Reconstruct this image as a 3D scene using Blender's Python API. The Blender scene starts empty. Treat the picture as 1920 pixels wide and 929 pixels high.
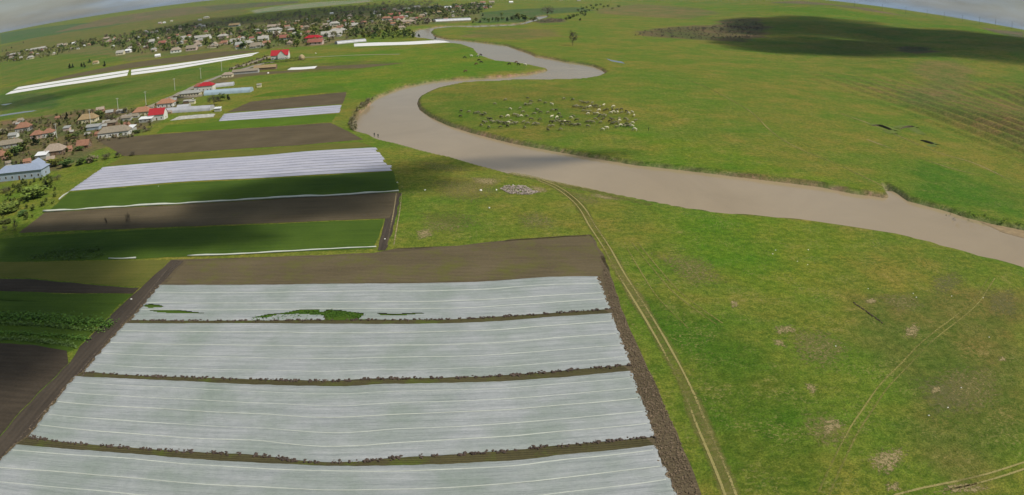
import bpy, bmesh, math, random
import numpy as np
from mathutils import Vector, Matrix

R = math.radians
sc = bpy.context.scene
col = sc.collection
random.seed(7)
rng = np.random.default_rng(7)

# ------------------------------------------------------------------ camera (wide action-camera lens on a drone 60 m up)
cam = bpy.data.cameras.new('camera')
cam_o = bpy.data.objects.new('camera', cam); col.objects.link(cam_o); sc.camera = cam_o
cam.type = 'PANO'; cam.panorama_type = 'FISHEYE_EQUISOLID'
cam.sensor_fit = 'HORIZONTAL'; cam.sensor_width = 36
cam.fisheye_lens = 26.2875; cam.fisheye_fov = R(180)
cam.clip_start = 0.5; cam.clip_end = 60000
cam_o.location = (0, 0, 60); cam_o.rotation_euler = (R(90 - 20.36), 0, 0)
cam_o.rotation_euler.rotate_axis('Z', R(-0.19))

# ------------------------------------------------------------------ sky, sun, exposure
SUN_EL, SUN_AZ = 50.0, 112.0            # azimuth clockwise from +Y
sunv = Vector((math.cos(R(SUN_EL)) * math.sin(R(SUN_AZ)), math.cos(R(SUN_EL)) * math.cos(R(SUN_AZ)), math.sin(R(SUN_EL))))
world = bpy.data.worlds.new('World'); sc.world = world; world.use_nodes = True
def nd(nt, typ, ins=None, **props):
    n = nt.nodes.new(typ)
    for k, v in props.items(): setattr(n, k, v)
    for k, v in (ins or {}).items():
        s = n.inputs[k]
        if isinstance(v, bpy.types.NodeSocket): nt.links.new(v, s)
        else: s.default_value = v
    return n
def build_world():
    nt = world.node_tree; nt.nodes.clear()
    sky = nd(nt, 'ShaderNodeTexSky', sky_type='NISHITA', sun_disc=False, sun_elevation=R(SUN_EL), sun_rotation=R(SUN_AZ),
             altitude=100, air_density=1.2, dust_density=0.4, ozone_density=1.0)
    tc = nd(nt, 'ShaderNodeTexCoord')
    sep = nd(nt, 'ShaderNodeSeparateXYZ', {0: tc.outputs['Generated']})
    zz = nd(nt, 'ShaderNodeMath', {0: sep.outputs[2], 1: 0.16}, operation='ADD')
    zc = nd(nt, 'ShaderNodeMath', {0: zz.outputs[0], 1: 0.03}, operation='MAXIMUM')
    dx = nd(nt, 'ShaderNodeMath', {0: sep.outputs[0], 1: zc.outputs[0]}, operation='DIVIDE')
    dy = nd(nt, 'ShaderNodeMath', {0: sep.outputs[1], 1: zc.outputs[0]}, operation='DIVIDE')
    cmb = nd(nt, 'ShaderNodeCombineXYZ', {0: dx.outputs[0], 1: dy.outputs[0]})
    no = nd(nt, 'ShaderNodeTexNoise', {'Vector': cmb.outputs[0], 'Scale': 0.55, 'Detail': 7.0, 'Roughness': 0.58, 'Distortion': 0.3})
    cr = nd(nt, 'ShaderNodeMapRange', {0: no.outputs[0], 1: 0.42, 2: 0.68, 3: 0.3, 4: 0.88}, interpolation_type='SMOOTHSTEP')
    no2 = nd(nt, 'ShaderNodeTexNoise', {'Vector': cmb.outputs[0], 'Scale': 1.6, 'Detail': 4.0})
    shade = nd(nt, 'ShaderNodeMapRange', {0: no2.outputs[0], 1: 0.35, 2: 0.65, 3: 0.6, 4: 1.25})
    cl = nd(nt, 'ShaderNodeMix', {6: (0, 0, 0, 1), 7: (6.0, 7.8, 9.8, 1), 0: shade.outputs[0]}, data_type='RGBA', clamp_factor=False)
    mx = nd(nt, 'ShaderNodeMix', {0: cr.outputs[0], 6: sky.outputs[0], 7: cl.outputs[2]}, data_type='RGBA')
    bg = nd(nt, 'ShaderNodeBackground', {0: mx.outputs[2], 1: 0.05})
    out = nd(nt, 'ShaderNodeOutputWorld', {0: bg.outputs[0]})
build_world()
sun = bpy.data.lights.new('sun', 'SUN'); sun.energy = 4.6; sun.angle = R(0.53); sun.color = (1.0, 0.95, 0.87)
sun_o = bpy.data.objects.new('sun', sun); col.objects.link(sun_o); sun_o.location = (400, -60, 700)
sun_o.rotation_euler = sunv.to_track_quat('Z', 'Y').to_euler()
vs = sc.view_settings
vs.view_transform = 'Standard'; vs.look = 'None'; vs.gamma = 1; vs.use_curve_mapping = False; vs.exposure = -0.2
sc.cycles.max_bounces = 5; sc.cycles.diffuse_bounces = 3; sc.cycles.glossy_bounces = 2; sc.cycles.transmission_bounces = 3
sc.cycles.transparent_max_bounces = 12; sc.cycles.volume_bounces = 0
sc.cycles.use_adaptive_sampling = True; sc.cycles.adaptive_threshold = 0.015

# ------------------------------------------------------------------ helpers
def tag(o, label=None, cat=None, group=None, kind=None):
    if label: o['label'] = label
    if cat: o['category'] = cat
    if group: o['group'] = group
    if kind: o['kind'] = kind
    return o
def link(name, mesh, mats=(), parent=None, loc=None, rz=None):
    o = bpy.data.objects.new(name, mesh); col.objects.link(o)
    if mesh is not None:
        for m in (mats if isinstance(mats, (list, tuple)) else [mats]):
            if m is not None and len(mesh.materials) < len(mats if isinstance(mats, (list, tuple)) else [mats]): mesh.materials.append(m)
    if parent: o.parent = parent
    if loc: o.location = loc
    if rz is not None: o.rotation_euler = (0, 0, rz)
    return o
def empty(name, loc=(0, 0, 0), rz=0.0):
    o = bpy.data.objects.new(name, None); col.objects.link(o); o.location = loc; o.rotation_euler = (0, 0, rz)
    o.empty_display_size = 0.5
    return o
def mesh(name, v, f, smooth=False):
    me = bpy.data.meshes.new(name); me.from_pydata([tuple(p) for p in v], [], f); me.update()
    if smooth: me.polygons.foreach_set('use_smooth', [True] * len(me.polygons))
    return me
class MB:
    """collects boxes, prisms and tubes into one mesh"""
    def __init__(s): s.v = []; s.f = []; s.mi = []
    def add(s, v, f, mi=0):
        b = len(s.v); s.v += [tuple(p) for p in v]; s.f += [tuple(i + b for i in q) for q in f]; s.mi += [mi] * len(f)
    def box(s, x0, x1, y0, y1, z0, z1, mi=0):
        s.add([(x0,y0,z0),(x1,y0,z0),(x1,y1,z0),(x0,y1,z0),(x0,y0,z1),(x1,y0,z1),(x1,y1,z1),(x0,y1,z1)],
              [(0,3,2,1),(4,5,6,7),(0,1,5,4),(1,2,6,5),(2,3,7,6),(3,0,4,7)], mi)
    def tube(s, a, b, ra, rb, n=6, mi=0):
        a, b = Vector(a), Vector(b); d = (b - a).normalized(); u = d.orthogonal().normalized(); w = d.cross(u)
        v = [a + (u * math.cos(2*math.pi*i/n) + w * math.sin(2*math.pi*i/n)) * ra for i in range(n)]
        v += [b + (u * math.cos(2*math.pi*i/n) + w * math.sin(2*math.pi*i/n)) * rb for i in range(n)]
        s.add(v, [(i, (i+1) % n, n + (i+1) % n, n + i) for i in range(n)] + [tuple(range(n))[::-1], tuple(range(n, 2*n))], mi)
    def mesh(s, name, smooth=False):
        me = mesh(name, s.v, s.f, smooth)
        if any(s.mi): me.polygons.foreach_set('material_index', s.mi)
        return me
def copy_tree(o, parent=None):
    c = o.copy(); col.objects.link(c)
    if parent is not None: c.parent = parent
    for ch in o.children: copy_tree(ch, c)
    return c

def mat(name, color, rough=0.9, var=0.25, scale=1.0, bump=0.0, bscale=8.0, spec=0.2, coord='Object', color2=None, stretch=None):
    m = bpy.data.materials.new(name); m.use_nodes = True; nt = m.node_tree; b = nt.nodes['Principled BSDF']
    tc = nd(nt, 'ShaderNodeTexCoord'); co = tc.outputs[coord]
    if stretch:
        mp = nd(nt, 'ShaderNodeMapping', {0: co, 3: stretch}); co = mp.outputs[0]
    no = nd(nt, 'ShaderNodeTexNoise', {'Vector': co, 'Scale': scale, 'Detail': 5.0, 'Roughness': 0.65})
    c2 = color2 or tuple(c * (1 - var) for c in color)
    c1 = color if color2 else tuple(min(1, c * (1 + var)) for c in color)
    mr = nd(nt, 'ShaderNodeMapRange', {0: no.outputs[0], 1: 0.3, 2: 0.7})
    mx = nd(nt, 'ShaderNodeMix', {0: mr.outputs[0], 6: (*c2, 1), 7: (*c1, 1)}, data_type='RGBA')
    nt.links.new(mx.outputs[2], b.inputs['Base Color'])
    b.inputs['Roughness'].default_value = rough; b.inputs['Specular IOR Level'].default_value = spec
    if bump:
        n2 = nd(nt, 'ShaderNodeTexNoise', {'Vector': co, 'Scale': bscale, 'Detail': 4.0})
        bp = nd(nt, 'ShaderNodeBump', {'Strength': 0.8, 'Distance': bump, 'Height': n2.outputs[0]})
        nt.links.new(bp.outputs[0], b.inputs['Normal'])
    return m

# ------------------------------------------------------------------ the lie of the land
def sst(a, b, x):
    t = np.clip((x - a) / (b - a), 0, 1); return t * t * (3 - 2 * t)
def wav(x, y, s, k=0.0):
    return (np.sin(x / s + k) * np.cos(y / s * 0.87 - k * 1.3) + 0.6 * np.sin(x / s * 0.53 - y / s * 1.21 + 2 * k) + 0.5 * np.sin(x / s * 1.9 + y / s * 1.4 + k)) / 2.1
def relief(x, y):
    x = np.asarray(x, float); y = np.asarray(y, float)
    r = np.hypot(x, y)
    foot = 186 + 14 * np.sin(y / 160.0) + 0.03 * np.maximum(y - 700, 0)
    s = x - foot
    hillz = 56 * sst(0, 820, s + 45 * wav(x, y, 130, 0.4) * sst(0, 160, s)) * sst(60, 260, y)
    hillz = hillz + (6.5 * wav(x, y, 80, 1.1) + 2.2 * wav(x, y, 31, 0.4)) * sst(40, 240, s) * (1 - sst(900, 2600, r))
    terr = sst(8, 60, s) * (1 - sst(300, 420, s)) * sst(190, 240, y) * (1 - sst(430, 600, y))
    hillz = hillz + terr * 1.9 * (0.35 + 0.65 * sst(-0.3, 0.5, wav(x, y, 60, 3.0))) * np.sin((s - 0.0005 * (y - 400) ** 2) * 0.42 + 3.2 * wav(x, y, 70, 2.0))
    rise = 57 * sst(1900, 5200, r) * (1 - sst(0, 400, s) * sst(60, 260, y))
    return np.maximum(hillz, 0) + rise + 4 * wav(x, y, 700, 0.7) * sst(2600, 4200, r)
def zat(x, y): return float(relief(np.array([x]), np.array([y]))[0])

# river outline (water's edge), near bank then far bank
near_bank = [(148.2,129.1),(134,147.8),(127.7,153.4),(123.3,156.3),(116.7,162.8),(112.2,167.9),(108.8,170.9),(104.9,173.5),(94.1,179.1),(84.6,183.5),(70.5,187.4),(56,190.4),(46.4,195.6),(34.6,204.9),(27.5,210.3),(17.1,218.5),(8.4,226),(-0.8,232.1),(-9.7,242.3),(-20.4,254.3),(-26.2,259.6),(-35.5,269.8),(-43.9,278.9),(-51.5,286.6),(-57.2,296.7),(-64.4,304.3),(-68.3,314.2),(-71.1,324.5),(-72.4,335.3),(-73.4,369.8),(-73.4,397.9),(-69.4,419),(-63.1,439.8),(-51.8,459.5),(-41.6,468.3),(-20.1,476.6),(0.4,486.7),(13.5,498.4),(26.8,520.9),(11.1,551.8),(2.1,563.2),(-11,575.5),(-18.7,601.3),(-25.7,624.7),(-29.4,649.6),(-33.6,687.7),(-48.1,739),(-61,755.2),(-74.1,779.7),(-81.6,804.1),(-95.8,832.4),(-104.3,843.9),(-116.8,883.4)]
far_bank = [(-127.2,957.1),(-123.1,1008.9),(-109.3,1050.2),(-93.3,1082.3),(-53.3,1083),(0.3,1102.5),(18.9,1146.6),(39.7,1267),(47.8,1369.6),(66.4,1394.6)] + [(63.3,1329.1),(38.3,1195.8),(18,1087.9),(1,1048.1),(-45.8,1017.1),(-79.9,1038.9),(-104.1,1000.6),(-101.9,946.1),(-89.1,866.8),(-72.1,820.7),(-55,801.1),(-37.8,775.9),(-18.4,746.1),(-6,726),(5.4,679),(13.9,647.8),(18.6,619.5),(31.2,598.2),(41.5,574.7),(50.8,564.3),(59.2,547.3),(62.8,527.6),(63.6,505.8),(56.7,484.8),(46.6,470.2),(33.6,463.9),(0.3,460.7),(-8.8,456),(-28.9,452.7),(-34.4,443.8),(-42.9,429.1),(-45.9,418.9),(-49.8,396),(-49,378.2),(-45,358.4),(-36.9,336),(-27.4,316.1),(-16.2,299.4),(0.1,279.6),(8.5,272.1),(25.7,257.7),(41.2,246.4),(56.2,239.8),(71.1,233.7),(84.6,227.9),(101.7,221.4),(110.9,214),(117.8,212.1),(121.2,210),(123.8,211.9),(125.7,217.6),(127.8,223.6),(128.4,216),(128,207.5),(136.8,198.3),(142.5,190),(150.3,183.5),(158.9,178.7),(183.8,165.2)]
river = np.array(near_bank + far_bank)
def sdist(pts, poly, chunk=40000):
    """signed distance to a polygon, positive inside"""
    a = np.asarray(poly); b = np.roll(a, -1, 0); d = b - a; L = (d * d).sum(1) + 1e-9
    out = np.empty(len(pts))
    for i in range(0, len(pts), chunk):
        p = pts[i:i+chunk]
        q = p[:, None, :] - a[None]
        t = np.clip((q * d).sum(2) / L, 0, 1)
        m = np.sqrt(((q - t[..., None] * d) ** 2).sum(2).min(1))
        cr = ((a[None, :, 1] > p[:, None, 1]) != (b[None, :, 1] > p[:, None, 1])) & \
             (p[:, None, 0] < (b[None, :, 0] - a[None, :, 0]) * (p[:, None, 1] - a[None, :, 1]) / (b[None, :, 1] - a[None, :, 1] + 1e-12) + a[None, :, 0])
        ins = cr.sum(1) % 2 == 1
        out[i:i+chunk] = np.where(ins, m, -m)
    return out
def smooth_line(pts, step):
    """Catmull-Rom resample of an open line"""
    p = [np.array(q, float) for q in pts]; p = [2*p[0]-p[1]] + p + [2*p[-1]-p[-2]]
    out = []
    for i in range(1, len(p) - 2):
        n = max(1, int(np.linalg.norm(p[i+1] - p[i]) / step))
        for k in range(n):
            t = k / n
            out.append(0.5 * ((2*p[i]) + (-p[i-1]+p[i+1])*t + (2*p[i-1]-5*p[i]+4*p[i+1]-p[i+2])*t*t + (-p[i-1]+3*p[i]-3*p[i+1]+p[i+2])*t**3))
    out.append(p[-2]); return np.array(out)

GRASS = (0.158, 0.188, 0.027); LUSH = (0.130, 0.196, 0.018); OLIVE = (0.150, 0.150, 0.040); DRYG = (0.26, 0.205, 0.085)
SOIL = (0.125, 0.088, 0.058); DSOIL = (0.060, 0.045, 0.034); MUD = (0.27, 0.205, 0.13); BANK = (0.135, 0.120, 0.050)
cover = [   # colour of what grows or lies where, too far off to build piece by piece; one patch is painted shade
 (OLIVE, 18, [(-1783.5,2163.3),(-1129.4,1365.9),(-1064.8,1413),(-971.4,1439.4),(-891.3,1557.1),(-881.2,1839.4),(-780.4,1943.8),(-877,2435.9),(-1323.2,3447.2),(-1483.2,3416.8),(-1619,2936.7),(-1787.4,2615.7)]),
 ((0.085,0.14,0.05), 14, [(-3079.7,3745.7),(-1910,2317.9),(-1670.4,2443.5),(-1421.6,2489.8),(-1599.5,2827.2),(-2139.9,3185.3)]),
 ((0.17,0.14,0.075), 20, [(-1812.3,2569.5),(-1410.7,2557),(-1141.1,2732.8),(-1013.6,2882.3),(-1175.9,3270.8),(-1677.4,3512.5),(-1998.8,3334)]),
 ((0.24,0.26,0.17), 12, [(-781.9,2220.5),(-678.7,2347.7),(-567.9,2486.1),(-484.2,2629.9),(-537.3,2807.4),(-737.2,2853.8),(-871.5,2723.3),(-910.2,2528.7)]),
 ((0.12,0.12,0.07), 16, [(-1182.1,2831.6),(-977.8,2779.9),(-833.2,2884.9),(-896.7,3105.8),(-1175.9,3270.8),(-1422.4,3276.2)]),
 (LUSH, 8, [(378.9,2408.4),(463.4,2146.9),(457.4,1703.1),(518.4,1462.3),(612.2,1346.4),(693.5,1188.3),(735.1,1070.8),(758.5,917.3),(828.8,1003.1),(790.6,1152.5),(777,1378.3),(709.4,1504.1),(672.3,1898.6),(550.9,2053.1),(460.9,2379.5)]),
 ((0.17,0.14,0.08), 6, [(704.8,1990.9),(819.6,1805.6),(779.5,1536.4),(829.4,1423.1),(838.3,1462.8),(860.2,1758.8),(869.3,2158)]),
 ((0.15,0.13,0.085), 8, [(823.9,1128.2),(966.5,1170.4),(771.8,933.6),(791.4,1050)]),
 ((0.18,0.16,0.055), 14, [(208.7,1825.3),(375,2181.7),(454.9,1743.2),(425.6,1498.9),(320.9,1344.4),(226,1434.1),(171,1494.8)]),
 ((0.125,0.105,0.050), 22, [(142.7,882.5),(177.5,986.9),(238.8,1102.6),(317.8,1180.6),(385.7,1321.4),(453.9,1339.6),(398.7,1121.9),(314,902.6),(264.5,835.8),(212.2,833.4),(174.5,863.3)]),
 ((0.105,0.095,0.045), 14, [(437.8,772.4),(456.7,779.5),(467.9,747.4),(451.8,698.1),(418.7,690.1),(410.4,711.3)]),
 ((0.165,0.165,0.045), 30, [(361,613.7),(425,634.8),(416.3,564.4),(327.7,470.1),(255.7,409),(267.5,451),(338.6,536.9)]),
 ((0.16,0.155,0.045), 22, [(-52.3,938.5),(0.9,974.4),(55,954.7),(54.3,839.4),(0.7,788.9),(-52,827.4)]),
 ((0.085,0.13,0.045), 10, [(-81.6,1472.2),(1.8,1688.8),(160.8,1873.9),(191.7,1677),(61,1405.7),(25.2,1134.1),(-54,1113.2)]),
 ((0.12,0.10,0.06), 10, [(34.1,1166.4),(64.4,1277.3),(89.3,1245.1),(81.9,1142),(40.1,1104.8)]),
 ((0.155,0.155,0.055), 14, [(-1129.4,1365.9),(-934.4,1384.2),(-845.9,1611.7),(-812.2,1941.7),(-583.3,1654.4),(-436.7,1909.4),(-307.7,2186.2),(-80.2,1944.8),(-48.6,1174.1),(-151.6,1072.4),(-188.7,980.1),(-179.2,778.1),(-276.2,778.6),(-343.2,815.5),(-444.2,784.9),(-766.6,1115.9)]),
 ((0.125,0.165,0.030), 8, [(-1009.3,1219.6),(-790.9,1151.7),(-576.9,955),(-463.4,819.3),(-493.8,715.4),(-579.7,696.3)]),
 ((0.115,0.16,0.03), 9, [(-551.9,662.4),(-494.6,651.1),(-339.1,596.7),(-266.4,630.7),(-228.5,587.3),(-230.8,474.5),(-237.2,406.6),(-285.1,408),(-351.2,417)]),
 ((0.075,0.12,0.035), 12, [(-482.6,577.8),(-424.6,557.4),(-354.7,510.8),(-317.8,441.6),(-391.3,466.2)]),  # cloud shadow on the far left meadow, painted as darker green
 ((0.15,0.125,0.06), 8, [(-344.9,409.4),(-312.4,406.8),(-276.3,422.2),(-230.8,402.4),(-217.9,422.8),(-220.8,520.8),(-224.1,630),(-200.8,590.7),(-201,473.1),(-190.4,389.3),(-184.8,356.4),(-179.9,316.1),(-183.2,284.7),(-183.7,253.2),(-205,237)]),
 (LUSH, 10, [(-172,658.5),(-88,689.4),(-28.2,675.8),(15.7,534),(-20.4,485),(-62.4,458.9),(-77.2,410.4),(-82,374.8),(-98.3,436.5),(-143.1,487.3)]),
 ((0.135,0.150,0.030), 8, [(-191.3,536),(-154.2,525.8),(-114.8,529.8),(-81,568.2),(-120,596.5),(-171.9,587.5)]),
 ((0.14,0.165,0.025), 18, [(-46.4,404.9),(-18.1,429.2),(31.4,433.5),(43.6,375),(49.3,305.3),(8.3,280.4),(-17.5,304.3),(-40.1,347.7)]),
 ((0.095,0.150,0.017), 10, [(23.6,136.6),(37.4,124.8),(43.5,109.2),(45.4,94.6),(40.8,68),(28.7,69.9),(26.8,87.4),(24.8,112.4)]),
 ((0.155,0.150,0.036), 12, [(71.2,130.5),(90.3,135),(117.8,126.9),(79.9,75.8),(63.4,70.8),(58,83.3),(63.4,103.3)]),
 (LUSH, 22, [(41.5,187.8),(69.2,179.1),(91.1,166.6),(76.4,141.9),(52.9,121.5),(43.2,143.1)]),
 (LUSH, 16, [(47.5,294),(72.4,285.9),(94.3,244.4),(113.9,221.7),(94.3,223.3),(52.2,241)]),
 ((0.10,0.165,0.02), 10, [(164.3,262.3),(185.4,212.3),(167.4,189.9),(145.3,199.8),(131.7,210.6)]),
]
def ground_mesh():
    th = np.concatenate([np.arange(-46, 46, 0.155), np.arange(46, 314, 2.0)])
    th = np.radians(90 - th)
    rr = np.concatenate([[0.5, 18.0], np.geomspace(42, 14500, 800)])
    T, Q = np.meshgrid(th, rr)
    x = (Q * np.cos(T)).ravel(); y = (Q * np.sin(T)).ravel()
    z = relief(x, y)
    near = (y > 0) & (np.hypot(x, y) < 1900) & (x > river[:, 0].min() - 12) & (x < river[:, 0].max() + 12)
    d = np.full(len(x), -99.0)
    pts = np.stack([x, y], 1)
    d[near] = sdist(pts[near], river)
    jag = 0.35 * wav(x, y, 6.1, 0.3) + 0.16 * wav(x, y, 2.3, 1.7)
    bw = 2.0 + 0.8 * wav(x, y, 23, 0.9)
    z = z - 2.9 * sst(-bw, 1.1, d + jag)
    c = np.tile(np.array(GRASS), (len(x), 1))
    rad = np.hypot(x, y)
    for colr, w, poly in cover:
        P_ = np.array(poly); lo = P_.min(0) - w; hi = P_.max(0) + w
        idx = np.nonzero((x > lo[0]) & (x < hi[0]) & (y > lo[1]) & (y < hi[1]))[0]
        if not len(idx): continue
        s = sdist(pts[idx], P_) + w * 0.45 * wav(x[idx], y[idx], w * 0.7, 0.5)
        k = sst(-w * 0.4, w * 0.4, s)[:, None]
        c[idx] = c[idx] * (1 - k) + np.array(colr) * k
    k = sst(-1.9, -1.2, d + jag)[:, None]; kb = sst(-2.6, -0.8, d + 2 * jag)[:, None]
    c = c * (1 - 0.35 * kb) + np.array(BANK) * 0.35 * kb
    c = c * (1 - k) + np.array(BANK) * k
    k = sst(-1.25, -0.7, d + jag * 1.3)[:, None]; c = c * (1 - k) + np.array(MUD) * k
    ss_ = x - (186 + 14 * np.sin(y / 160.0)); kt = (sst(20, 80, ss_) * (1 - sst(300, 420, ss_)) * sst(190, 240, y) * (1 - sst(430, 600, y)) * sst(-0.1, 0.8, np.sin((ss_ - 0.0005 * (y - 400) ** 2) * 0.42 + 3.2 * wav(x, y, 70, 2.0) + 1.3)))[:, None] * 0.75
    c = c * (1 - kt) + np.array((0.17, 0.135, 0.06)) * kt
    n = len(th); m = len(rr)
    i = np.arange(m - 1)[:, None] * n; j = np.arange(n)[None]
    jn = (j + 1) % n
    f = np.stack([i + j, i + n + j, i + n + jn, i + jn], -1).reshape(-1, 4)[:, ::1]
    me = bpy.data.meshes.new('ground')
    me.vertices.add(len(x)); me.vertices.foreach_set('co', np.stack([x, y, z], 1).astype(np.float32).ravel())
    me.loops.add(f.size); me.loops.foreach_set('vertex_index', f.ravel().astype(np.int32))
    me.polygons.add(len(f)); me.polygons.foreach_set('loop_start', (np.arange(len(f)) * 4).astype(np.int32))
    me.polygons.foreach_set('loop_total', np.full(len(f), 4, np.int32))
    me.polygons.foreach_set('use_smooth', np.ones(len(f), bool))
    me.update(calc_edges=True)
    at = me.color_attributes.new('cover', 'FLOAT_COLOR', 'POINT')
    at.data.foreach_set('color', np.concatenate([c, np.ones((len(c), 1))], 1).astype(np.float32).ravel())
    return me
def ground_mat():
    m = bpy.data.materials.new('meadow'); m.use_nodes = True; nt = m.node_tree; b = nt.nodes['Principled BSDF']
    geo = nd(nt, 'ShaderNodeNewGeometry'); p = geo.outputs['Position']
    at = nd(nt, 'ShaderNodeVertexColor', layer_name='cover')
    def no(scale, detail=5.0, rough=0.6, off=(0, 0, 0)):
        mp = nd(nt, 'ShaderNodeMapping', {0: p, 1: off})
        return nd(nt, 'ShaderNodeTexNoise', {'Vector': mp.outputs[0], 'Scale': scale, 'Detail': detail, 'Roughness': rough}).outputs[0]
    def mr(x, a, b_, c, d): return nd(nt, 'ShaderNodeMapRange', {0: x, 1: a, 2: b_, 3: c, 4: d}, interpolation_type='SMOOTHSTEP').outputs[0]
    def mul(a, k, typ='MULTIPLY', fac=1.0): return nd(nt, 'ShaderNodeMix', {0: fac, 6: a, 7: k}, data_type='RGBA', blend_type=typ).outputs[2]
    big, mid, sm, fine = no(0.016, 6, 0.62), no(0.09, 6, 0.65, (40, 9, 0)), no(0.55, 6, 0.7, (3, 70, 0)), no(2.6, 4, 0.7)
    c = at.outputs[0]
    hue = nd(nt, 'ShaderNodeMix', {0: mr(mid, 0.35, 0.68, 0, 1), 6: (0.78, 0.95, 0.75, 1), 7: (1.18, 1.04, 1.1, 1)}, data_type='RGBA').outputs[2]
    c = mul(c, hue)
    hue2 = nd(nt, 'ShaderNodeMix', {0: mr(big, 0.38, 0.62, 0, 1), 6: (0.76, 0.96, 0.75, 1), 7: (1.24, 1.0, 1.15, 1)}, data_type='RGBA').outputs[2]
    c = mul(c, hue2)
    dryf = nd(nt, 'ShaderNodeMath', {0: mr(mid, 0.56, 0.74, 0, 1), 1: mr(sm, 0.46, 0.66, 0, 0.75)}, operation='MULTIPLY').outputs[0]
    c = nd(nt, 'ShaderNodeMix', {0: dryf, 6: c, 7: (*DRYG, 1)}, data_type='RGBA').outputs[2]
    v = nd(nt, 'ShaderNodeMix', {0: mr(sm, 0.32, 0.68, 0, 1), 6: (0.62, 0.70, 0.60, 1), 7: (1.3, 1.2, 1.3, 1)}, data_type='RGBA').outputs[2]
    c = mul(c, v)
    v2 = nd(nt, 'ShaderNodeMix', {0: mr(fine, 0.3, 0.7, 0, 1), 6: (0.58, 0.64, 0.56, 1), 7: (1.38, 1.32, 1.4, 1)}, data_type='RGBA').outputs[2]
    c = mul(c, v2)
    fl, fm, tf, tm = no(1.5, 3, 0.75, (11, 5, 0)), no(0.13, 4, 0.6, (80, 33, 0)), no(1.1, 4, 0.75, (5, 60, 0)), no(0.06, 4, 0.6, (9, 9, 0))
    k1 = nd(nt, 'ShaderNodeMath', {0: mr(fl, 0.50, 0.64, 0, 0.8), 1: mr(fm, 0.45, 0.66, 0.12, 1)}, operation='MULTIPLY').outputs[0]
    c = nd(nt, 'ShaderNodeMix', {0: k1, 6: c, 7: (0.26, 0.235, 0.080, 1)}, data_type='RGBA').outputs[2]
    k2 = nd(nt, 'ShaderNodeMath', {0: mr(tf, 0.50, 0.62, 0, 0.85), 1: mr(tm, 0.42, 0.62, 0.15, 1)}, operation='MULTIPLY').outputs[0]
    c = nd(nt, 'ShaderNodeMix', {0: k2, 6: c, 7: (0.060, 0.105, 0.012, 1)}, data_type='RGBA').outputs[2]
    nt.links.new(c, b.inputs['Base Color'])
    b.inputs['Roughness'].default_value = 1.0; b.inputs['Specular IOR Level'].default_value = 0.08
    h = nd(nt, 'ShaderNodeMath', {0: sm, 1: fine}, operation='ADD').outputs[0]
    bp = nd(nt, 'ShaderNodeBump', {'Strength': 0.6, 'Distance': 0.28, 'Height': h})
    nt.links.new(bp.outputs[0], b.inputs['Normal'])
    return m
tag(link('ground', ground_mesh(), ground_mat()), 'green river plain rising to grassy hills', 'ground', kind='structure')

def water_mat():
    m = bpy.data.materials.new('muddy_water'); m.use_nodes = True; nt = m.node_tree; b = nt.nodes['Principled BSDF']
    p = nd(nt, 'ShaderNodeNewGeometry').outputs['Position']
    no = nd(nt, 'ShaderNodeTexNoise', {'Vector': p, 'Scale': 0.022, 'Detail': 6.0, 'Roughness': 0.62, 'Distortion': 1.2})
    mx = nd(nt, 'ShaderNodeMix', {0: no.outputs[0], 6: (0.29, 0.218, 0.125, 1), 7: (0.43, 0.330, 0.200, 1)}, data_type='RGBA')
    nt.links.new(mx.outputs[2], b.inputs['Base Color'])
    b.inputs['Roughness'].default_value = 0.12; b.inputs['IOR'].default_value = 1.33
    n2 = nd(nt, 'ShaderNodeTexNoise', {'Vector': p, 'Scale': 1.3, 'Detail': 5.0, 'Roughness': 0.7})
    bp = nd(nt, 'ShaderNodeBump', {'Strength': 0.25, 'Distance': 0.05, 'Height': n2.outputs[0]})
    nt.links.new(bp.outputs[0], b.inputs['Normal'])
    return m
def river_mesh():
    """the water reaches 6 m under each bank"""
    lo = river.min(0) - 8; hi = river.max(0) + 8; st = 7.0
    nx, ny = int((hi[0]-lo[0])/st)+2, int((hi[1]-lo[1])/st)+2
    gx, gy = np.meshgrid(lo[0]+st*np.arange(nx), lo[1]+st*np.arange(ny)); pts = np.stack([gx.ravel(), gy.ravel()], 1)
    d = sdist(pts, river); ok = d > -7.5
    idx = -np.ones(len(pts), int); f = []
    for j in range(ny - 1):
        for i in range(nx - 1):
            q = [j*nx+i, j*nx+i+1, (j+1)*nx+i+1, (j+1)*nx+i]
            if any(d[k] > -2.2 for k in q): f.append(q)
    used = sorted({k for q in f for k in q}); re_ = {k: n for n, k in enumerate(used)}
    return mesh('river', [(pts[k][0], pts[k][1], -1.5) for k in used], [tuple(re_[k] for k in q) for q in f])
tag(link('river', river_mesh(), water_mat()), 'muddy brown river winding across the plain in tight bends', 'river', kind='structure')
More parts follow.
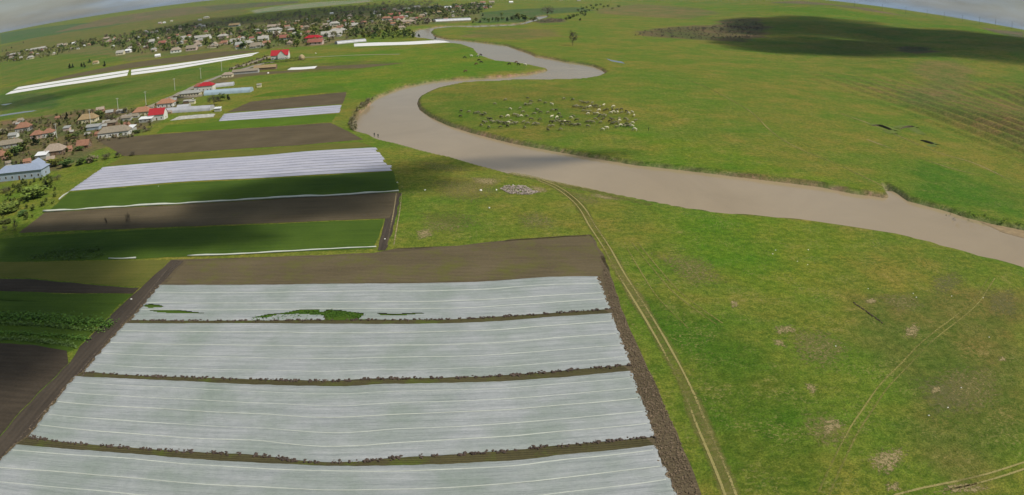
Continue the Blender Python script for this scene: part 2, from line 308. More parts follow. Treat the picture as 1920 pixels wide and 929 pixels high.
# ------------------------------------------------------------------ fields
ROW = 0.069                                   # bearing of the plots, radians from +X
def row_mat(name, c1, c2, furrow=0.7, bump=0.12, weeds=None, weed_amt=0.0, rough=1.0, streak=1.0):
    """soil or crop drilled in rows along the object's X axis"""
    m = bpy.data.materials.new(name); m.use_nodes = True; nt = m.node_tree; b = nt.nodes['Principled BSDF']
    co = nd(nt, 'ShaderNodeTexCoord').outputs['Object']
    st = nd(nt, 'ShaderNodeMapping', {0: co, 3: (0.04 * streak, 0.9, 1)}).outputs[0]
    n1 = nd(nt, 'ShaderNodeTexNoise', {'Vector': st, 'Scale': 1.0, 'Detail': 5.0, 'Roughness': 0.65}).outputs[0]
    n2 = nd(nt, 'ShaderNodeTexNoise', {'Vector': co, 'Scale': 1.6, 'Detail': 5.0, 'Roughness': 0.75}).outputs[0]
    n3 = nd(nt, 'ShaderNodeTexNoise', {'Vector': co, 'Scale': 0.07, 'Detail': 4.0}).outputs[0]
    sm = nd(nt, 'ShaderNodeMath', {0: n1, 1: n2}, operation='ADD').outputs[0]
    sm = nd(nt, 'ShaderNodeMath', {0: sm, 1: n3}, operation='ADD').outputs[0]
    f = nd(nt, 'ShaderNodeMapRange', {0: sm, 1: 1.15, 2: 1.85}).outputs[0]
    c = nd(nt, 'ShaderNodeMix', {0: f, 6: (*c1, 1), 7: (*c2, 1)}, data_type='RGBA').outputs[2]
    if weeds:
        n4 = nd(nt, 'ShaderNodeTexNoise', {'Vector': co, 'Scale': 0.11, 'Detail': 7.0, 'Roughness': 0.72}).outputs[0]
        w = nd(nt, 'ShaderNodeMapRange', {0: n4, 1: 0.72 - weed_amt, 2: 0.9 - weed_amt}).outputs[0]
        c = nd(nt, 'ShaderNodeMix', {0: w, 6: c, 7: (*weeds, 1)}, data_type='RGBA').outputs[2]
    nt.links.new(c, b.inputs['Base Color'])
    b.inputs['Roughness'].default_value = rough; b.inputs['Specular IOR Level'].default_value = 0.1
    wv = nd(nt, 'ShaderNodeTexWave', {'Vector': co, 'Scale': 0.314 / furrow, 'Distortion': 0.8, 'Detail': 3.0, 'Detail Scale': 0.6}, wave_type='BANDS', bands_direction='Y').outputs[1]
    h = nd(nt, 'ShaderNodeMath', {0: wv, 1: n2}, operation='ADD').outputs[0]
    bp = nd(nt, 'ShaderNodeBump', {'Strength': 0.8, 'Distance': bump, 'Height': h})
    nt.links.new(bp.outputs[0], b.inputs['Normal'])
    return m
M_SOIL = row_mat('ploughed_soil', (0.084, 0.066, 0.038), (0.146, 0.114, 0.066), furrow=0.8, weeds=(0.12, 0.125, 0.03), weed_amt=0.10)
M_SOIL_W = row_mat('weedy_soil', (0.098, 0.077, 0.043), (0.160, 0.126, 0.070), furrow=0.8, weeds=(0.125, 0.12, 0.035), weed_amt=0.24)
M_SOIL_D = row_mat('dark_tilled_soil', (0.040, 0.032, 0.023), (0.086, 0.067, 0.046), furrow=1.7, bump=0.05, streak=2.0)
M_CROP = row_mat('young_crop', (0.052, 0.098, 0.013), (0.102, 0.165, 0.021), furrow=0.35, bump=0.18)
M_CROP_B = row_mat('bright_crop', (0.078, 0.145, 0.013), (0.130, 0.212, 0.020), furrow=0.35, bump=0.15)
M_CROP_Y = row_mat('weedy_fallow', (0.105, 0.125, 0.022), (0.190, 0.175, 0.040), furrow=0.6, bump=0.2)
M_DIRT = row_mat('dirt_lane', (0.048, 0.039, 0.030), (0.092, 0.073, 0.053), furrow=1.1, bump=0.04)
M_ROAD = mat('gravel_road', (0.28, 0.25, 0.20), var=0.2, scale=0.3, bump=0.03, bscale=3)
def sheet(name, poly, m, z, ang=ROW, jitter=0.35, step=2.5, label=None):
    """a flat plot with an uneven edge"""
    p = [np.array(q) for q in poly]; pts = []
    for a, b in zip(p, p[1:] + p[:1]):
        n = max(1, int(np.linalg.norm(b - a) / step))
        for k in range(n):
            q = a + (b - a) * k / n
            if k: q = q + jitter * np.array([wav(q[0], q[1], 1.7, 0.4), wav(q[0], q[1], 1.9, 2.2)])
            pts.append(q)
    c = np.mean(pts, 0); ca, sa = math.cos(-ang), math.sin(-ang)
    v = [((q[0]-c[0])*ca - (q[1]-c[1])*sa, (q[0]-c[0])*sa + (q[1]-c[1])*ca, 0) for q in pts]
    bm = bmesh.new(); bv = [bm.verts.new(q) for q in v]
    f = bm.faces.new(bv); bm.normal_update()
    if f.normal.z < 0: f.normal_flip()
    bmesh.ops.triangulate(bm, faces=[f])
    me = bpy.data.meshes.new(name); bm.to_mesh(me); bm.free()
    o = link(name, me, m, loc=(c[0], c[1], z), rz=ang)
    return tag(o, label, None, kind='structure')

# the near block: bare soil round and between the fleece strips
sheet('ploughed_field', [(-80.6,154.2),(-59.8,155.6),(-31.8,158.3),(-26.6,161.4),(-12.4,163),(0,167.3),(19.2,170.6),(20.8,154.5),(20.9,140.8),(20.8,127.8),(21.2,118.7),(22,106.8),(22.6,99),(23,89.1),(23.6,79.7),(23.8,69.9),(23,63.4),(-71.2,53.1),(-79.3,67.8),(-80.5,76.4),(-81.2,84.6),(-80.9,93.7),(-80.7,102.1),(-82.1,108.5),(-82.2,122.9),(-81.9,138.4),(-81.9,153.8)], M_SOIL, 0.03, label='bare brown soil around the white fleece strips')
sheet('weedy_field', [(-77.2,153.1),(-31.6,157.3),(-12.4,162.3),(0,166.2),(18.8,169.5),(20.2,149.7),(18.5,144.6),(-0,142.8),(-19.8,141.2),(-54.5,139.8),(-76.6,139.2)], M_SOIL_W, 0.045, label='weedy brown soil above the topmost near fleece strip')
sheet('dirt_lane', [(-81.6,153.8),(-77.9,153.1),(-77.8,138.9),(-77,123.8),(-77.2,119),(-76.1,99.3),(-77.1,96.8),(-75.6,78),(-76.9,74.7),(-76.6,65.7),(-79.6,64.9),(-80.2,69.1),(-80.7,76.6),(-81.2,84.6),(-80.9,93.7),(-80.7,102.1),(-82.1,108.5),(-82.2,122.9),(-81.9,138.4)], M_DIRT, 0.06, ang=R(93), label='dark dirt lane running along the left ends of the fleece strips')
sheet('tilled_field', [(-115.9,106.6),(-103,107.3),(-94.2,107.7),(-84.2,106.4),(-80.9,101.7),(-81.1,94.1),(-81.4,84.9),(-80.9,76.9),(-83.3,69.8)], M_SOIL_D, 0.045, label='dark tilled soil in the lower left corner')
sheet('vegetable_plot', [(-134,127.6),(-118.8,128.1),(-101.7,128.2),(-83,128.2),(-82.4,108.9),(-83.6,106.1),(-94,107.5),(-103,107.3),(-115.5,106.1)], M_CROP, 0.035, label='weedy plot under the rows of leafy plants')
sheet('crop_field', [(-138,132.3),(-122.6,133),(-101.2,132.4),(-82.2,133.4),(-82.6,128.3),(-101.7,128.2),(-133.7,127.3)], M_CROP, 0.035)
sheet('tilled_field', [(-145.4,140.8),(-128.3,140.4),(-117,140.6),(-87.7,137),(-82.3,136.9),(-82.3,133.6),(-101.6,132.9),(-138.6,132.9)], M_SOIL_D, 0.035)
sheet('fallow_strip', [(-150.2,151.5),(-125.1,151.9),(-99.9,153.3),(-82.2,153.8),(-81.9,137.8),(-88.9,137.8),(-117.5,141.2),(-142.1,142)], M_CROP_Y, 0.035)
sheet('crop_field', [(-160.3,169),(-139.9,172.6),(-106.3,176.1),(-64.8,179.9),(-33.3,182.9),(-32.5,171.2),(-32.3,161.1),(-78.4,156),(-100.1,153.7),(-145.4,151.2)], M_CROP, 0.04, label='green crop strip below the dark ploughed strip')
sheet('ploughed_field', [(-150.7,195.5),(-105,199.1),(-72.2,202.8),(-33,208.4),(-32.1,195.6),(-32,183.8),(-65.1,180.8),(-105.4,177.8),(-147.6,175.7)], M_SOIL, 0.04, label='dark ploughed strip below the crop strip')
sheet('crop_field', [(-155.3,218.9),(-131.9,222),(-109.8,225.3),(-83.8,226.5),(-65.8,228.8),(-38.5,232.9),(-33.2,210.1),(-72.8,204.5),(-105.8,200.8),(-150,197.1)], M_CROP, 0.04, label='green crop strip beside the broad white fleece field')
sheet('fallow_strip', [(-160.1,272.2),(-134.6,270.9),(-99.4,272),(-82.8,276),(-59.4,279.6),(-51.9,271.2),(-75.9,266.8),(-95.9,261.8),(-130.6,259.6),(-160.7,256.5)], M_CROP_Y, 0.04)
sheet('ploughed_field', [(-200.8,313.6),(-164.4,315.6),(-115.4,318.1),(-80.8,322.4),(-71.1,306.4),(-58.2,284.3),(-83.1,276.9),(-135.1,271.8),(-161,272.3)], M_SOIL, 0.045, label='ploughed field between the river bend and the houses')
sheet('crop_field', [(-167.9,317.7),(-171.5,337.3),(-141.8,338.4),(-83.2,345.6),(-80.9,324.9),(-115.8,319.4),(-165.8,318.3)], M_CROP_B, 0.04, label='bright green crop strip beside the ploughed field')
sheet('ploughed_field', [(-148.9,366.2),(-146.7,398.9),(-94.4,418.4),(-90.9,399.8),(-87.1,375.8),(-120.6,367.7)], M_SOIL, 0.045, label='narrow ploughed strip above the small fleece field')
sheet('crop_field', [(-152.8,415.8),(-147.3,430.1),(-104.6,449.7),(-94.6,422.6),(-122.7,416.1)], M_CROP_B, 0.04)
sheet('ploughed_field', [(-227.5,560),(-178,548.7),(-109.1,541),(-81.7,564.6),(-109.8,565.8),(-165.9,566.8),(-142.3,543.2),(-204.5,524.4)], M_SOIL_W, 0.045, label='faint bare strip near the ochre barn')
sheet('ploughed_field', [(-493.5,637.3),(-475.2,699.2),(-430.8,760.9),(-336.2,798.8),(-299.1,788.9),(-266.1,760.3),(-311.4,709.7),(-391.5,690.6),(-466.7,654.2)], M_SOIL_W, 0.05, label='brown ploughed strip behind the long double fleece strip')
sheet('dirt_path', [(-34.7,206.2),(-32.3,207.8),(-30.9,190.7),(-29.4,171.2),(-29.3,160),(-31.1,160),(-33,182.9)], M_DIRT, 0.035, ang=R(93))
sheet('sandbar', [(145.6,188.5),(150.7,184.1),(159.3,179.2),(167.5,172.4),(162.1,166.2),(153.8,172.3),(148.4,177.5)], mat('wet_sand', (0.30, 0.215, 0.115), rough=0.6, scale=0.4), -1.44, jitter=0.2)

# ribbons: tracks, lanes, footpaths; the verge frays into the grass
def frayed_mat(name, color, color2, scale=1.6, thr=0.45, soft=0.25, scatter=False):
    m = bpy.data.materials.new(name); m.use_nodes = True; nt = m.node_tree; b = nt.nodes['Principled BSDF']; out = nt.nodes['Material Output']
    p = nd(nt, 'ShaderNodeNewGeometry').outputs['Position']
    at = nd(nt, 'ShaderNodeAttribute', attribute_name='inner').outputs['Fac']
    n = nd(nt, 'ShaderNodeTexNoise', {'Vector': p, 'Scale': scale, 'Detail': 7.0, 'Roughness': 0.72}).outputs[0]
    n2 = nd(nt, 'ShaderNodeTexNoise', {'Vector': p, 'Scale': scale * 2.3, 'Detail': 4.0, 'Roughness': 0.7}).outputs[0]
    if scatter: at = nd(nt, 'ShaderNodeMath', {0: at, 1: 0.5, 2: n}, operation='MULTIPLY_ADD').outputs[0]
    s = nd(nt, 'ShaderNodeMath', {0: at, 1: 1.0 if scatter else n}, operation='MULTIPLY').outputs[0]
    a = nd(nt, 'ShaderNodeMapRange', {0: s, 1: thr - soft / 2, 2: thr + soft / 2}).outputs[0]
    f = nd(nt, 'ShaderNodeMapRange', {0: n2, 1: 0.35, 2: 0.65}).outputs[0]
    c = nd(nt, 'ShaderNodeMix', {0: f, 6: (*color, 1), 7: (*color2, 1)}, data_type='RGBA').outputs[2]
    nt.links.new(c, b.inputs['Base Color']); b.inputs['Roughness'].default_value = 1; b.inputs['Specular IOR Level'].default_value = 0.1
    tr = nd(nt, 'ShaderNodeBsdfTransparent')
    mx = nd(nt, 'ShaderNodeMixShader', {0: a, 1: tr.outputs[0], 2: b.outputs[0]})
    nt.links.new(mx.outputs[0], out.inputs[0])
    bp = nd(nt, 'ShaderNodeBump', {'Strength': 0.6, 'Distance': 0.1, 'Height': n2}); nt.links.new(bp.outputs[0], b.inputs['Normal'])
    return m
def set_inner(me, vals):
    a = me.attributes.new('inner', 'FLOAT', 'POINT'); a.data.foreach_set('value', np.array(vals, np.float32))
def ribbon(name, pts, width, m, z=0.05, offs=(0,), step=1.5, wob=0.12):
    L = smooth_line(pts, step); v = []; f = []; inn = []
    t = np.gradient(L, axis=0); t /= np.linalg.norm(t, axis=1)[:, None] + 1e-9; nrm = np.stack([-t[:, 1], t[:, 0]], 1)
    for o in offs:
        b = len(v)
        for k, (q, n) in enumerate(zip(L, nrm)):
            w = width * (1 + 0.25 * wav(q[0], q[1], 4.0, o))
            cc = o + wob * wav(q[0], q[1], 6.0, 1.0)
            for s, a in ((-1, 0), (-0.45, 1.0), (0.45, 1.0), (1, 0)):
                x, y = q + n * (cc + s * w / 2)
                v.append((x, y, zat(x, y) + z)); inn.append(a * (0.75 + 0.35 * wav(q[0], q[1], 9.0, o + 3)))
        for k in range(len(L) - 1):
            for s in range(3):
                i = b + k * 4 + s; f.append((i, i + 1, i + 5, i + 4))
    me = mesh(name, v, f)
    set_inner(me, inn)
    return tag(link(name, me, m), kind='structure')
M_RUT = frayed_mat('worn_rut', (0.25, 0.225, 0.075), (0.36, 0.30, 0.12), thr=0.29, soft=0.16)
M_FAINT = frayed_mat('faint_rut', (0.21, 0.20, 0.05), (0.28, 0.25, 0.08), thr=0.34, soft=0.25)
M_FOOT = frayed_mat('bare_path', (0.27, 0.21, 0.10), (0.36, 0.29, 0.16), thr=0.34, soft=0.2)
M_WORN = frayed_mat('sparse_grass', (0.17, 0.165, 0.04), (0.25, 0.21, 0.08), thr=0.40, soft=0.35, scale=0.8)
trk = [(8.6,220.9),(13.5,212.5),(16.9,201.5),(19.1,190),(20.3,176.7),(22,159.5),(23.2,145.1),(24.3,134),(25.7,120.3),(26.6,108.8),(27.3,96.6),(27.4,85.9),(27.5,76.9),(27.5,71.2),(27.3,64.8)]
ribbon('wheel_track', trk, 4.6, M_WORN, 0.03)
ribbon('wheel_track', trk, 0.6, M_RUT, 0.05, offs=(-0.74, 0.74))
ribbon('wheel_track', [(29.1,164.9),(31.2,147.9),(33,136.3),(35.9,127.3),(38.5,120.6)], 0.6, M_FAINT, 0.04, offs=(-0.7, 0.7))
ribbon('wheel_track', [(26.6,161.2),(27.7,145),(28.9,132.5),(32,119.3)], 0.5, M_FAINT, 0.045, offs=(0,))
ribbon('wheel_track', [(116.5,139.9),(102.3,126.7),(90.7,118.2),(78.8,109.9),(69.9,102.5),(61.9,95.6),(55,88.5),(50.2,83.1),(44.6,75.8),(40.2,69.4)], 0.55, M_FAINT, 0.04, offs=(-0.75, 0.75))
ribbon('wheel_track', [(50.2,66.8),(55.8,67.4),(61.5,67.6),(67.9,68),(76.3,69.1)], 0.6, M_RUT, 0.04, offs=(-0.7, 0.7))
ribbon('footpath', [(174.5,364.8),(180.4,334),(182.4,303.3),(185.5,278.1),(195.1,260.6),(196.3,225.9)], 1.5, M_FOOT, 0.08)
ribbon('footpath', [(157.4,297.8),(162.6,278.5),(169.3,261.4),(175.3,248.9),(187.2,237.3),(197.5,221.8)], 1.3, M_FOOT, 0.08)
ribbon('footpath', [(100.9,495.5),(111.4,476.1),(117.4,443.4),(119.6,362.8),(112.7,302.2),(113.6,272),(118.7,251.2),(122.9,231.4),(124.7,219.4)], 1.6, M_FAINT, 0.06)
ribbon('bank_verge', [(-0.8,229.4),(7.5,222.8),(16,214.9),(23.4,209.1),(30.4,202.6),(38.4,195)], 5.0, M_WORN, 0.04)
ribbon('wheel_track', [(-32.9,207.8),(-31.2,193.1),(-29.9,177.3),(-28.5,163.6)], 0.5, M_FOOT, 0.06, offs=(-0.8, 0.8))
ribbon('wheel_track', [(-79.8,152.4),(-77.4,127.2),(-76.2,104.4),(-75.8,87.6),(-75.9,74.9)], 0.5, frayed_mat('pressed_rut', (0.045, 0.034, 0.026), (0.19, 0.15, 0.11), thr=0.3), 0.075, offs=(-0.7, 0.7))
road = [(-218.6,375),(-217.8,394.1),(-217.9,422.8),(-220.1,465.2),(-223.7,527.9),(-219.2,575.5),(-213.1,619.9),(-204.2,623.1)]
ribbon('village_road', road, 6.0, M_ROAD, 0.05)
ribbon('dirt_path', [(-184,650.9),(-169.2,648),(-139.9,648.1),(-95.8,640.6)], 3.5, M_ROAD, 0.06)
ribbon('dirt_path', [(-283.2,333.7),(-249.7,312),(-239.8,324.5),(-236.4,335.9),(-230.5,350),(-216.5,371.2)], 4.0, M_FOOT, 0.05)

# dry and trampled patches in the grass
M_DRY = frayed_mat('dry_grass', (0.23, 0.185, 0.080), (0.38, 0.30, 0.15), scale=1.5, thr=0.94, soft=0.14, scatter=True)
M_DRY2 = frayed_mat('thin_dry_grass', (0.19, 0.175, 0.06), (0.27, 0.225, 0.09), scale=1.3, thr=1.0, soft=0.2, scatter=True)
M_GREY = frayed_mat('trampled_grass', (0.165, 0.155, 0.06), (0.205, 0.185, 0.08), scale=1.0, thr=1.0, soft=0.3, scatter=True)
def patch(poly, m, z=0.04, name='dry_grass_patch'):
    p = np.array(poly); c = p.mean(0); n = len(p)
    v = [(*c, zat(*c) + z)]; inn = [1.0]
    for k, s in ((0.45, 0.9), (1.7, 0.0)):
        for q in p:
            x, y = c + (q - c) * k; v.append((x, y, zat(x, y) + z)); inn.append(s)
    f = [(0, 1 + i, 1 + (i + 1) % n) for i in range(n)] + [(1 + i, 1 + n + i, 1 + n + (i + 1) % n, 1 + (i + 1) % n) for i in range(n)]
    me = mesh(name, v, f); set_inner(me, inn); return tag(link(name, me, m), kind='structure')
for p in ([(49,77),(52.9,78.7),(57.8,78.9),(57.6,76.2),(53.9,72.8),(50.5,70.3),(48,72.7)], [(46,87.4),(49.2,88.5),(50.9,84.8),(46.7,83.4),(44.1,81.2)],
          [(47.3,98.6),(50,97.8),(47.8,93.5),(46.6,95.3)], [(75.7,116),(81.1,119.2),(81,115.5),(76.4,110.2),(73.4,111.6)], [(49.3,70.6),(52.8,70.5),(52,67.9),(49.1,68.2)],
          [(43.2,132),(45.3,131.4),(44.2,126.4),(42.4,127)], [(48,119.5),(53.4,119.6),(54.2,116.4),(47.3,114.7)], [(46.3,114.8),(49.2,113.9),(48.8,109.8),(46.1,111)],
          [(73.1,130.3),(77.6,131.4),(76.1,126.9),(72.2,127.2)], [(69.9,93.9),(72.8,94),(71.6,90.9),(68.8,91)], [(91.2,102),(93.8,101.6),(92.4,99.2),(89.9,99.6)],
          [(-15,226.4),(-4.9,224.9),(-0.7,219.8),(-4.7,212.7),(-12.8,216.4)], [(-24.6,175.1),(-20.1,177.1),(-18,169),(-22.7,165.3)], [(21.8,209.1),(27.6,204.7),(33.9,200),(32.7,197.4),(25.4,199.4),(19.9,204.7)],
          [(57,69),(66.5,67.4),(66.5,64.1),(56.8,65.9)], [(4.1,216.7),(9.6,213.7),(12.3,206.8),(6.1,204.7)]):
    patch(p, M_DRY)
for p in ([(-33.7,227.2),(-16.9,229.8),(0.1,222.9),(3.8,202.6),(-8.5,190.2),(-23.4,195.4)], [(-29,193.1),(-11.6,195.1),(-2.7,178.9),(-12.7,167.1),(-24.2,167.2)], [(-2.8,190.1),(7.2,192.4),(13.8,183.1),(12.9,170.7),(0,171.6)],
          [(48.5,121.8),(61.9,120.9),(65.2,107.1),(52.2,97.2),(45.5,103.3)], [(75.4,103.8),(93.9,103.4),(85.5,84.7),(70.5,79.4),(66.8,88.2)], [(42.5,91.7),(49.6,90.8),(52.5,79.9),(43.8,75.9),(40.5,83.1)],
          [(9.7,216.7),(21.8,209.1),(29.3,194.9),(21.4,190),(14.8,197.3)], [(73,134.6),(90.3,135),(89.6,123.6),(76.3,119.6)], [(27.5,163),(46.1,159.3),(48.8,137.2),(34.9,132.3)],
          [(-37.2,252.9),(-19.6,244.1),(-5,229.5),(-18.3,226.6),(-32.8,233.9)], [(-81.6,366.5),(-72.2,367.9),(-65.3,309),(-73.3,319.8)]):
    patch(p, M_DRY2, 0.03)
for p in ([(97,142.6),(110.7,147.2),(109.2,137),(93.4,127.5),(90.8,132)], [(107.1,133.9),(123.9,136.1),(107.7,113.7),(99.1,117.4)], [(66.9,99),(82.5,98.7),(76.3,83.1),(63.6,82.3)]):
    patch(p, M_GREY, 0.025)
# ------------------------------------------------------------------ fleece row covers
def fleece_mat(name, c1, c2, under, amt, trans=0.0):
    m = bpy.data.materials.new(name); m.use_nodes = True; nt = m.node_tree; b = nt.nodes['Principled BSDF']
    co = nd(nt, 'ShaderNodeNewGeometry').outputs['Position']
    rt = nd(nt, 'ShaderNodeMapping', {0: co, 2: (0, 0, -ROW)}).outputs[0]
    st = nd(nt, 'ShaderNodeMapping', {0: rt, 3: (0.05, 1.0, 1)}).outputs[0]
    n1 = nd(nt, 'ShaderNodeTexNoise', {'Vector': st, 'Scale': 1.6, 'Detail': 5.0, 'Roughness': 0.6}).outputs[0]
    n2 = nd(nt, 'ShaderNodeTexNoise', {'Vector': co, 'Scale': 0.09, 'Detail': 5.0, 'Roughness': 0.6}).outputs[0]
    n3 = nd(nt, 'ShaderNodeTexNoise', {'Vector': co, 'Scale': 2.5, 'Detail': 6.0, 'Roughness': 0.75}).outputs[0]
    f = nd(nt, 'ShaderNodeMapRange', {0: n1, 1: 0.3, 2: 0.7}).outputs[0]
    c = nd(nt, 'ShaderNodeMix', {0: f, 6: (*c1, 1), 7: (*c2, 1)}, data_type='RGBA').outputs[2]
    g = nd(nt, 'ShaderNodeMapRange', {0: n2, 1: 0.38, 2: 0.68, 3: 0.0, 4: amt}).outputs[0]
    c = nd(nt, 'ShaderNodeMix', {0: g, 6: c, 7: (*under, 1)}, data_type='RGBA').outputs[2]
    d = nd(nt, 'ShaderNodeMapRange', {0: n3, 1: 0.3, 2: 0.7, 3: 0.9, 4: 1.08}).outputs[0]
    c = nd(nt, 'ShaderNodeMix', {0: 1.0, 6: c, 7: d}, data_type='RGBA', blend_type='MULTIPLY').outputs[2]
    nt.links.new(c, b.inputs['Base Color']); b.inputs['Roughness'].default_value = 0.75; b.inputs['Specular IOR Level'].default_value = 0.25
    ws = nd(nt, 'ShaderNodeMapping', {0: rt, 2: (0, 0, R(70)), 3: (0.25, 1.6, 1)}).outputs[0]
    n4 = nd(nt, 'ShaderNodeTexNoise', {'Vector': ws, 'Scale': 1.7, 'Detail': 5.0, 'Roughness': 0.65}).outputs[0]
    h = nd(nt, 'ShaderNodeMath', {0: n4, 1: n1}, operation='ADD').outputs[0]
    bp = nd(nt, 'ShaderNodeBump', {'Strength': 0.8, 'Distance': 0.26, 'Height': h}); nt.links.new(bp.outputs[0], b.inputs['Normal'])
    return m
M_FLEECE = fleece_mat('garden_fleece', (0.295, 0.315, 0.312), (0.425, 0.436, 0.424), (0.255, 0.295, 0.25), 0.9)
M_SEAM = mat('fleece_fold', (0.56, 0.58, 0.50), var=0.1, scale=0.6, rough=0.7)
M_FLEECE_W = fleece_mat('white_fleece', (0.34, 0.34, 0.40), (0.52, 0.51, 0.55), (0.34, 0.35, 0.42), 0.5)
M_FLEECE_F = fleece_mat('far_fleece', (0.72, 0.70, 0.67), (0.84, 0.82, 0.78), (0.70, 0.70, 0.66), 0.3)
M_CLOD = mat('soil_clod', (0.085, 0.062, 0.048), var=0.45, scale=0.8, bump=0.03)
M_CLOD_L = mat('dry_soil_clod', (0.17, 0.125, 0.078), var=0.4, scale=0.8, bump=0.03)
def resample(L, n):
    L = np.asarray(L); s = np.r_[0, np.cumsum(np.linalg.norm(np.diff(L, axis=0), axis=1))]
    t = np.linspace(0, s[-1], n); return np.stack([np.interp(t, s, L[:, k]) for k in (0, 1)], 1)
def cloth(name, top, bot, n, m, mt, beds, amp=0.09, lift=0.10, parent=None, holes=(), scallop=0.35, hump=0.0, taper=True):
    A = resample(smooth_line(top, 2.0), n); B = resample(smooth_line(bot, 2.0), n)
    v = []; tt = np.linspace(0, 1, m)
    for i in range(n):
        for k, t in enumerate(tt):
            q = A[i] * (1 - t) + B[i] * t
            e = min(i, n - 1 - i)
            if e == 0:
                dv = (A[1] - A[0]) if i == 0 else (A[-2] - A[-1]); dv = dv / (np.linalg.norm(dv) + 1e-9)
                q = q + dv * scallop * (wav(q[0], q[1], 0.5, 0.2) + 0.6 * wav(q[0], q[1], 1.7, 1.0))
            if k in (0, m - 1): q = q + np.array([0, 1]) * 0.22 * scallop * (wav(q[0], q[1], 0.6, 1.2) + wav(q[0], q[1], 2.0, 0.5))
            z = lift + amp * (0.5 - 0.5 * math.cos(2 * math.pi * beds * t)) + amp * (0.2 * wav(q[0], q[1], 0.83, 0.1) + 0.22 * max(0.0, wav(q[0], q[1], 19.0, 0.7)) * math.sin(q[0] * 3.1 + q[1] * 1.3 + 2.5 * wav(q[0], q[1], 6.0, 0.2))) + hump * math.sin(math.pi * t)
            edge = min(1, min(t, 1 - t) * m / 3.0) * min(1, e / 2.0) if taper else 1
            v.append((q[0], q[1], 0.07 + max(z, 0.02) * edge))
    f = []
    hp = [np.array(h) for h in holes]
    ctr = np.array(v)[:, :2].reshape(n, m, 2); cc = (ctr[:-1, :-1] + ctr[1:, 1:]) / 2
    bad = np.zeros((n - 1, m - 1), bool)
    for h in hp: bad |= (sdist(cc.reshape(-1, 2), h) > 0).reshape(n - 1, m - 1)
    for i in range(n - 1):
        for k in range(m - 1):
            if not bad[i, k]: a = i * m + k; f.append((a, a + 1, a + m + 1, a + m))
    return link(name, mesh(name, v, f, True), mt, parent=parent), A, B
def seam(parent, A, B, t, amp, w=0.13, i0=0, i1=None):
    """a folded overlap between two widths of fleece"""
    n = len(A); v = []; f = []; L = [A[i] * (1 - t) + B[i] * t + np.array([0, 0.18 * wav(A[i][0], A[i][1] + 40 * t, 5.0, 6 * t)]) for i in range(max(i0, 2), (i1 or n) - 2)]
    for k, q in enumerate(L):
        ww = w * (0.7 + 0.6 * abs(wav(q[0], q[1], 7.0, t)))
        for s, z in ((-1, 0.0), (-0.3, 0.09), (0.3, 0.09), (1, 0.0)):
            v.append((q[0], q[1] + s * ww / 2, 0.10 + amp * 1.1 + z))
    for k in range(len(L) - 1):
        for s in range(3): i = k * 4 + s; f.append((i, i + 1, i + 5, i + 4))
    return link('fold', mesh('fold', v, f), M_SEAM, parent=parent)
ico = bmesh.new(); bmesh.ops.create_icosphere(ico, subdivisions=1, radius=1.0); ICO_V = np.array([v.co[:] for v in ico.verts]); ICO_F = [[v.index for v in f.verts] for f in ico.faces]; ico.free()
def clods(name, pos, smin, smax, m, flat=0.7, z=0.05, **kw):
    v = []; f = []; rv = random.Random(len(pos))
    for (x, y) in pos:
        s = rv.uniform(smin, smax); b = len(v)
        q = ICO_V * np.array([s * rv.uniform(0.7, 1.4), s * rv.uniform(0.7, 1.3), s * flat]) * (1 + 0.35 * np.array([[rv.uniform(-1, 1)] for _ in ICO_V]))
        a = rv.uniform(0, 6.28); q = q @ np.array([[math.cos(a), math.sin(a), 0], [-math.sin(a), math.cos(a), 0], [0, 0, 1]])
        v += [tuple(p) for p in q + np.array([x, y, z + s * 0.3 + zat(x, y)])]; f += [tuple(b + i for i in t) for t in ICO_F]
    return tag(link(name, mesh(name, v, f), m), kind='stuff', **kw)
tops = [[(-77.7,138.6),(-54.3,139.3),(-39.6,140.1),(-19.8,140.6),(-6.1,141.4),(-0,142.5),(8.3,143.9),(17.9,144)],
        [(-76.8,119.1),(-48.9,120.9),(-33.9,121.3),(-17.6,121.7),(-5.4,122.5),(-0,123.3),(7.4,124.6),(18.6,126)],
        [(-76.7,97.4),(-65.5,98),(-53,98.5),(-41.2,98.6),(-26.6,99.1),(-20.3,100.1),(-10.2,100.7),(-0.1,101.4),(10.9,102.9),(19.1,104.1)],
        [(-76.3,75.4),(-65.8,76.3),(-53.5,77.2),(-43.5,77.5),(-32.6,77.9),(-24,78.2),(-13.7,79),(-0.1,80.3),(6.1,81.4),(19.6,83.1)]]
bots = [[(-76.2,120.6),(-62.2,121.3),(-48.7,122.1),(-38.1,122.8),(-29.1,123.3),(-12.8,123.6),(-0,125.2),(7.4,126.2),(18.7,127.9)],
        [(-75.7,99.2),(-64,99.3),(-52,99.9),(-41.8,100.3),(-28.7,100.7),(-22.5,101.7),(-11.5,102.3),(-0.1,103.3),(9.8,104.8),(19.5,106.2)],
        [(-75.1,77.9),(-68.2,77.9),(-56.9,78.5),(-44.1,79.2),(-35.5,79.7),(-33,79.4),(-26.3,78.9),(-20,79.6),(-15.9,80.6),(-7.7,81.7),(-0.1,82.7),(6.2,83.7),(20.1,85.3)],
        [(-77.9,51.5),(-56.8,55.1),(-34.4,57.2),(-15.6,59.2),(-0.1,61.1),(21.3,64.5)]]
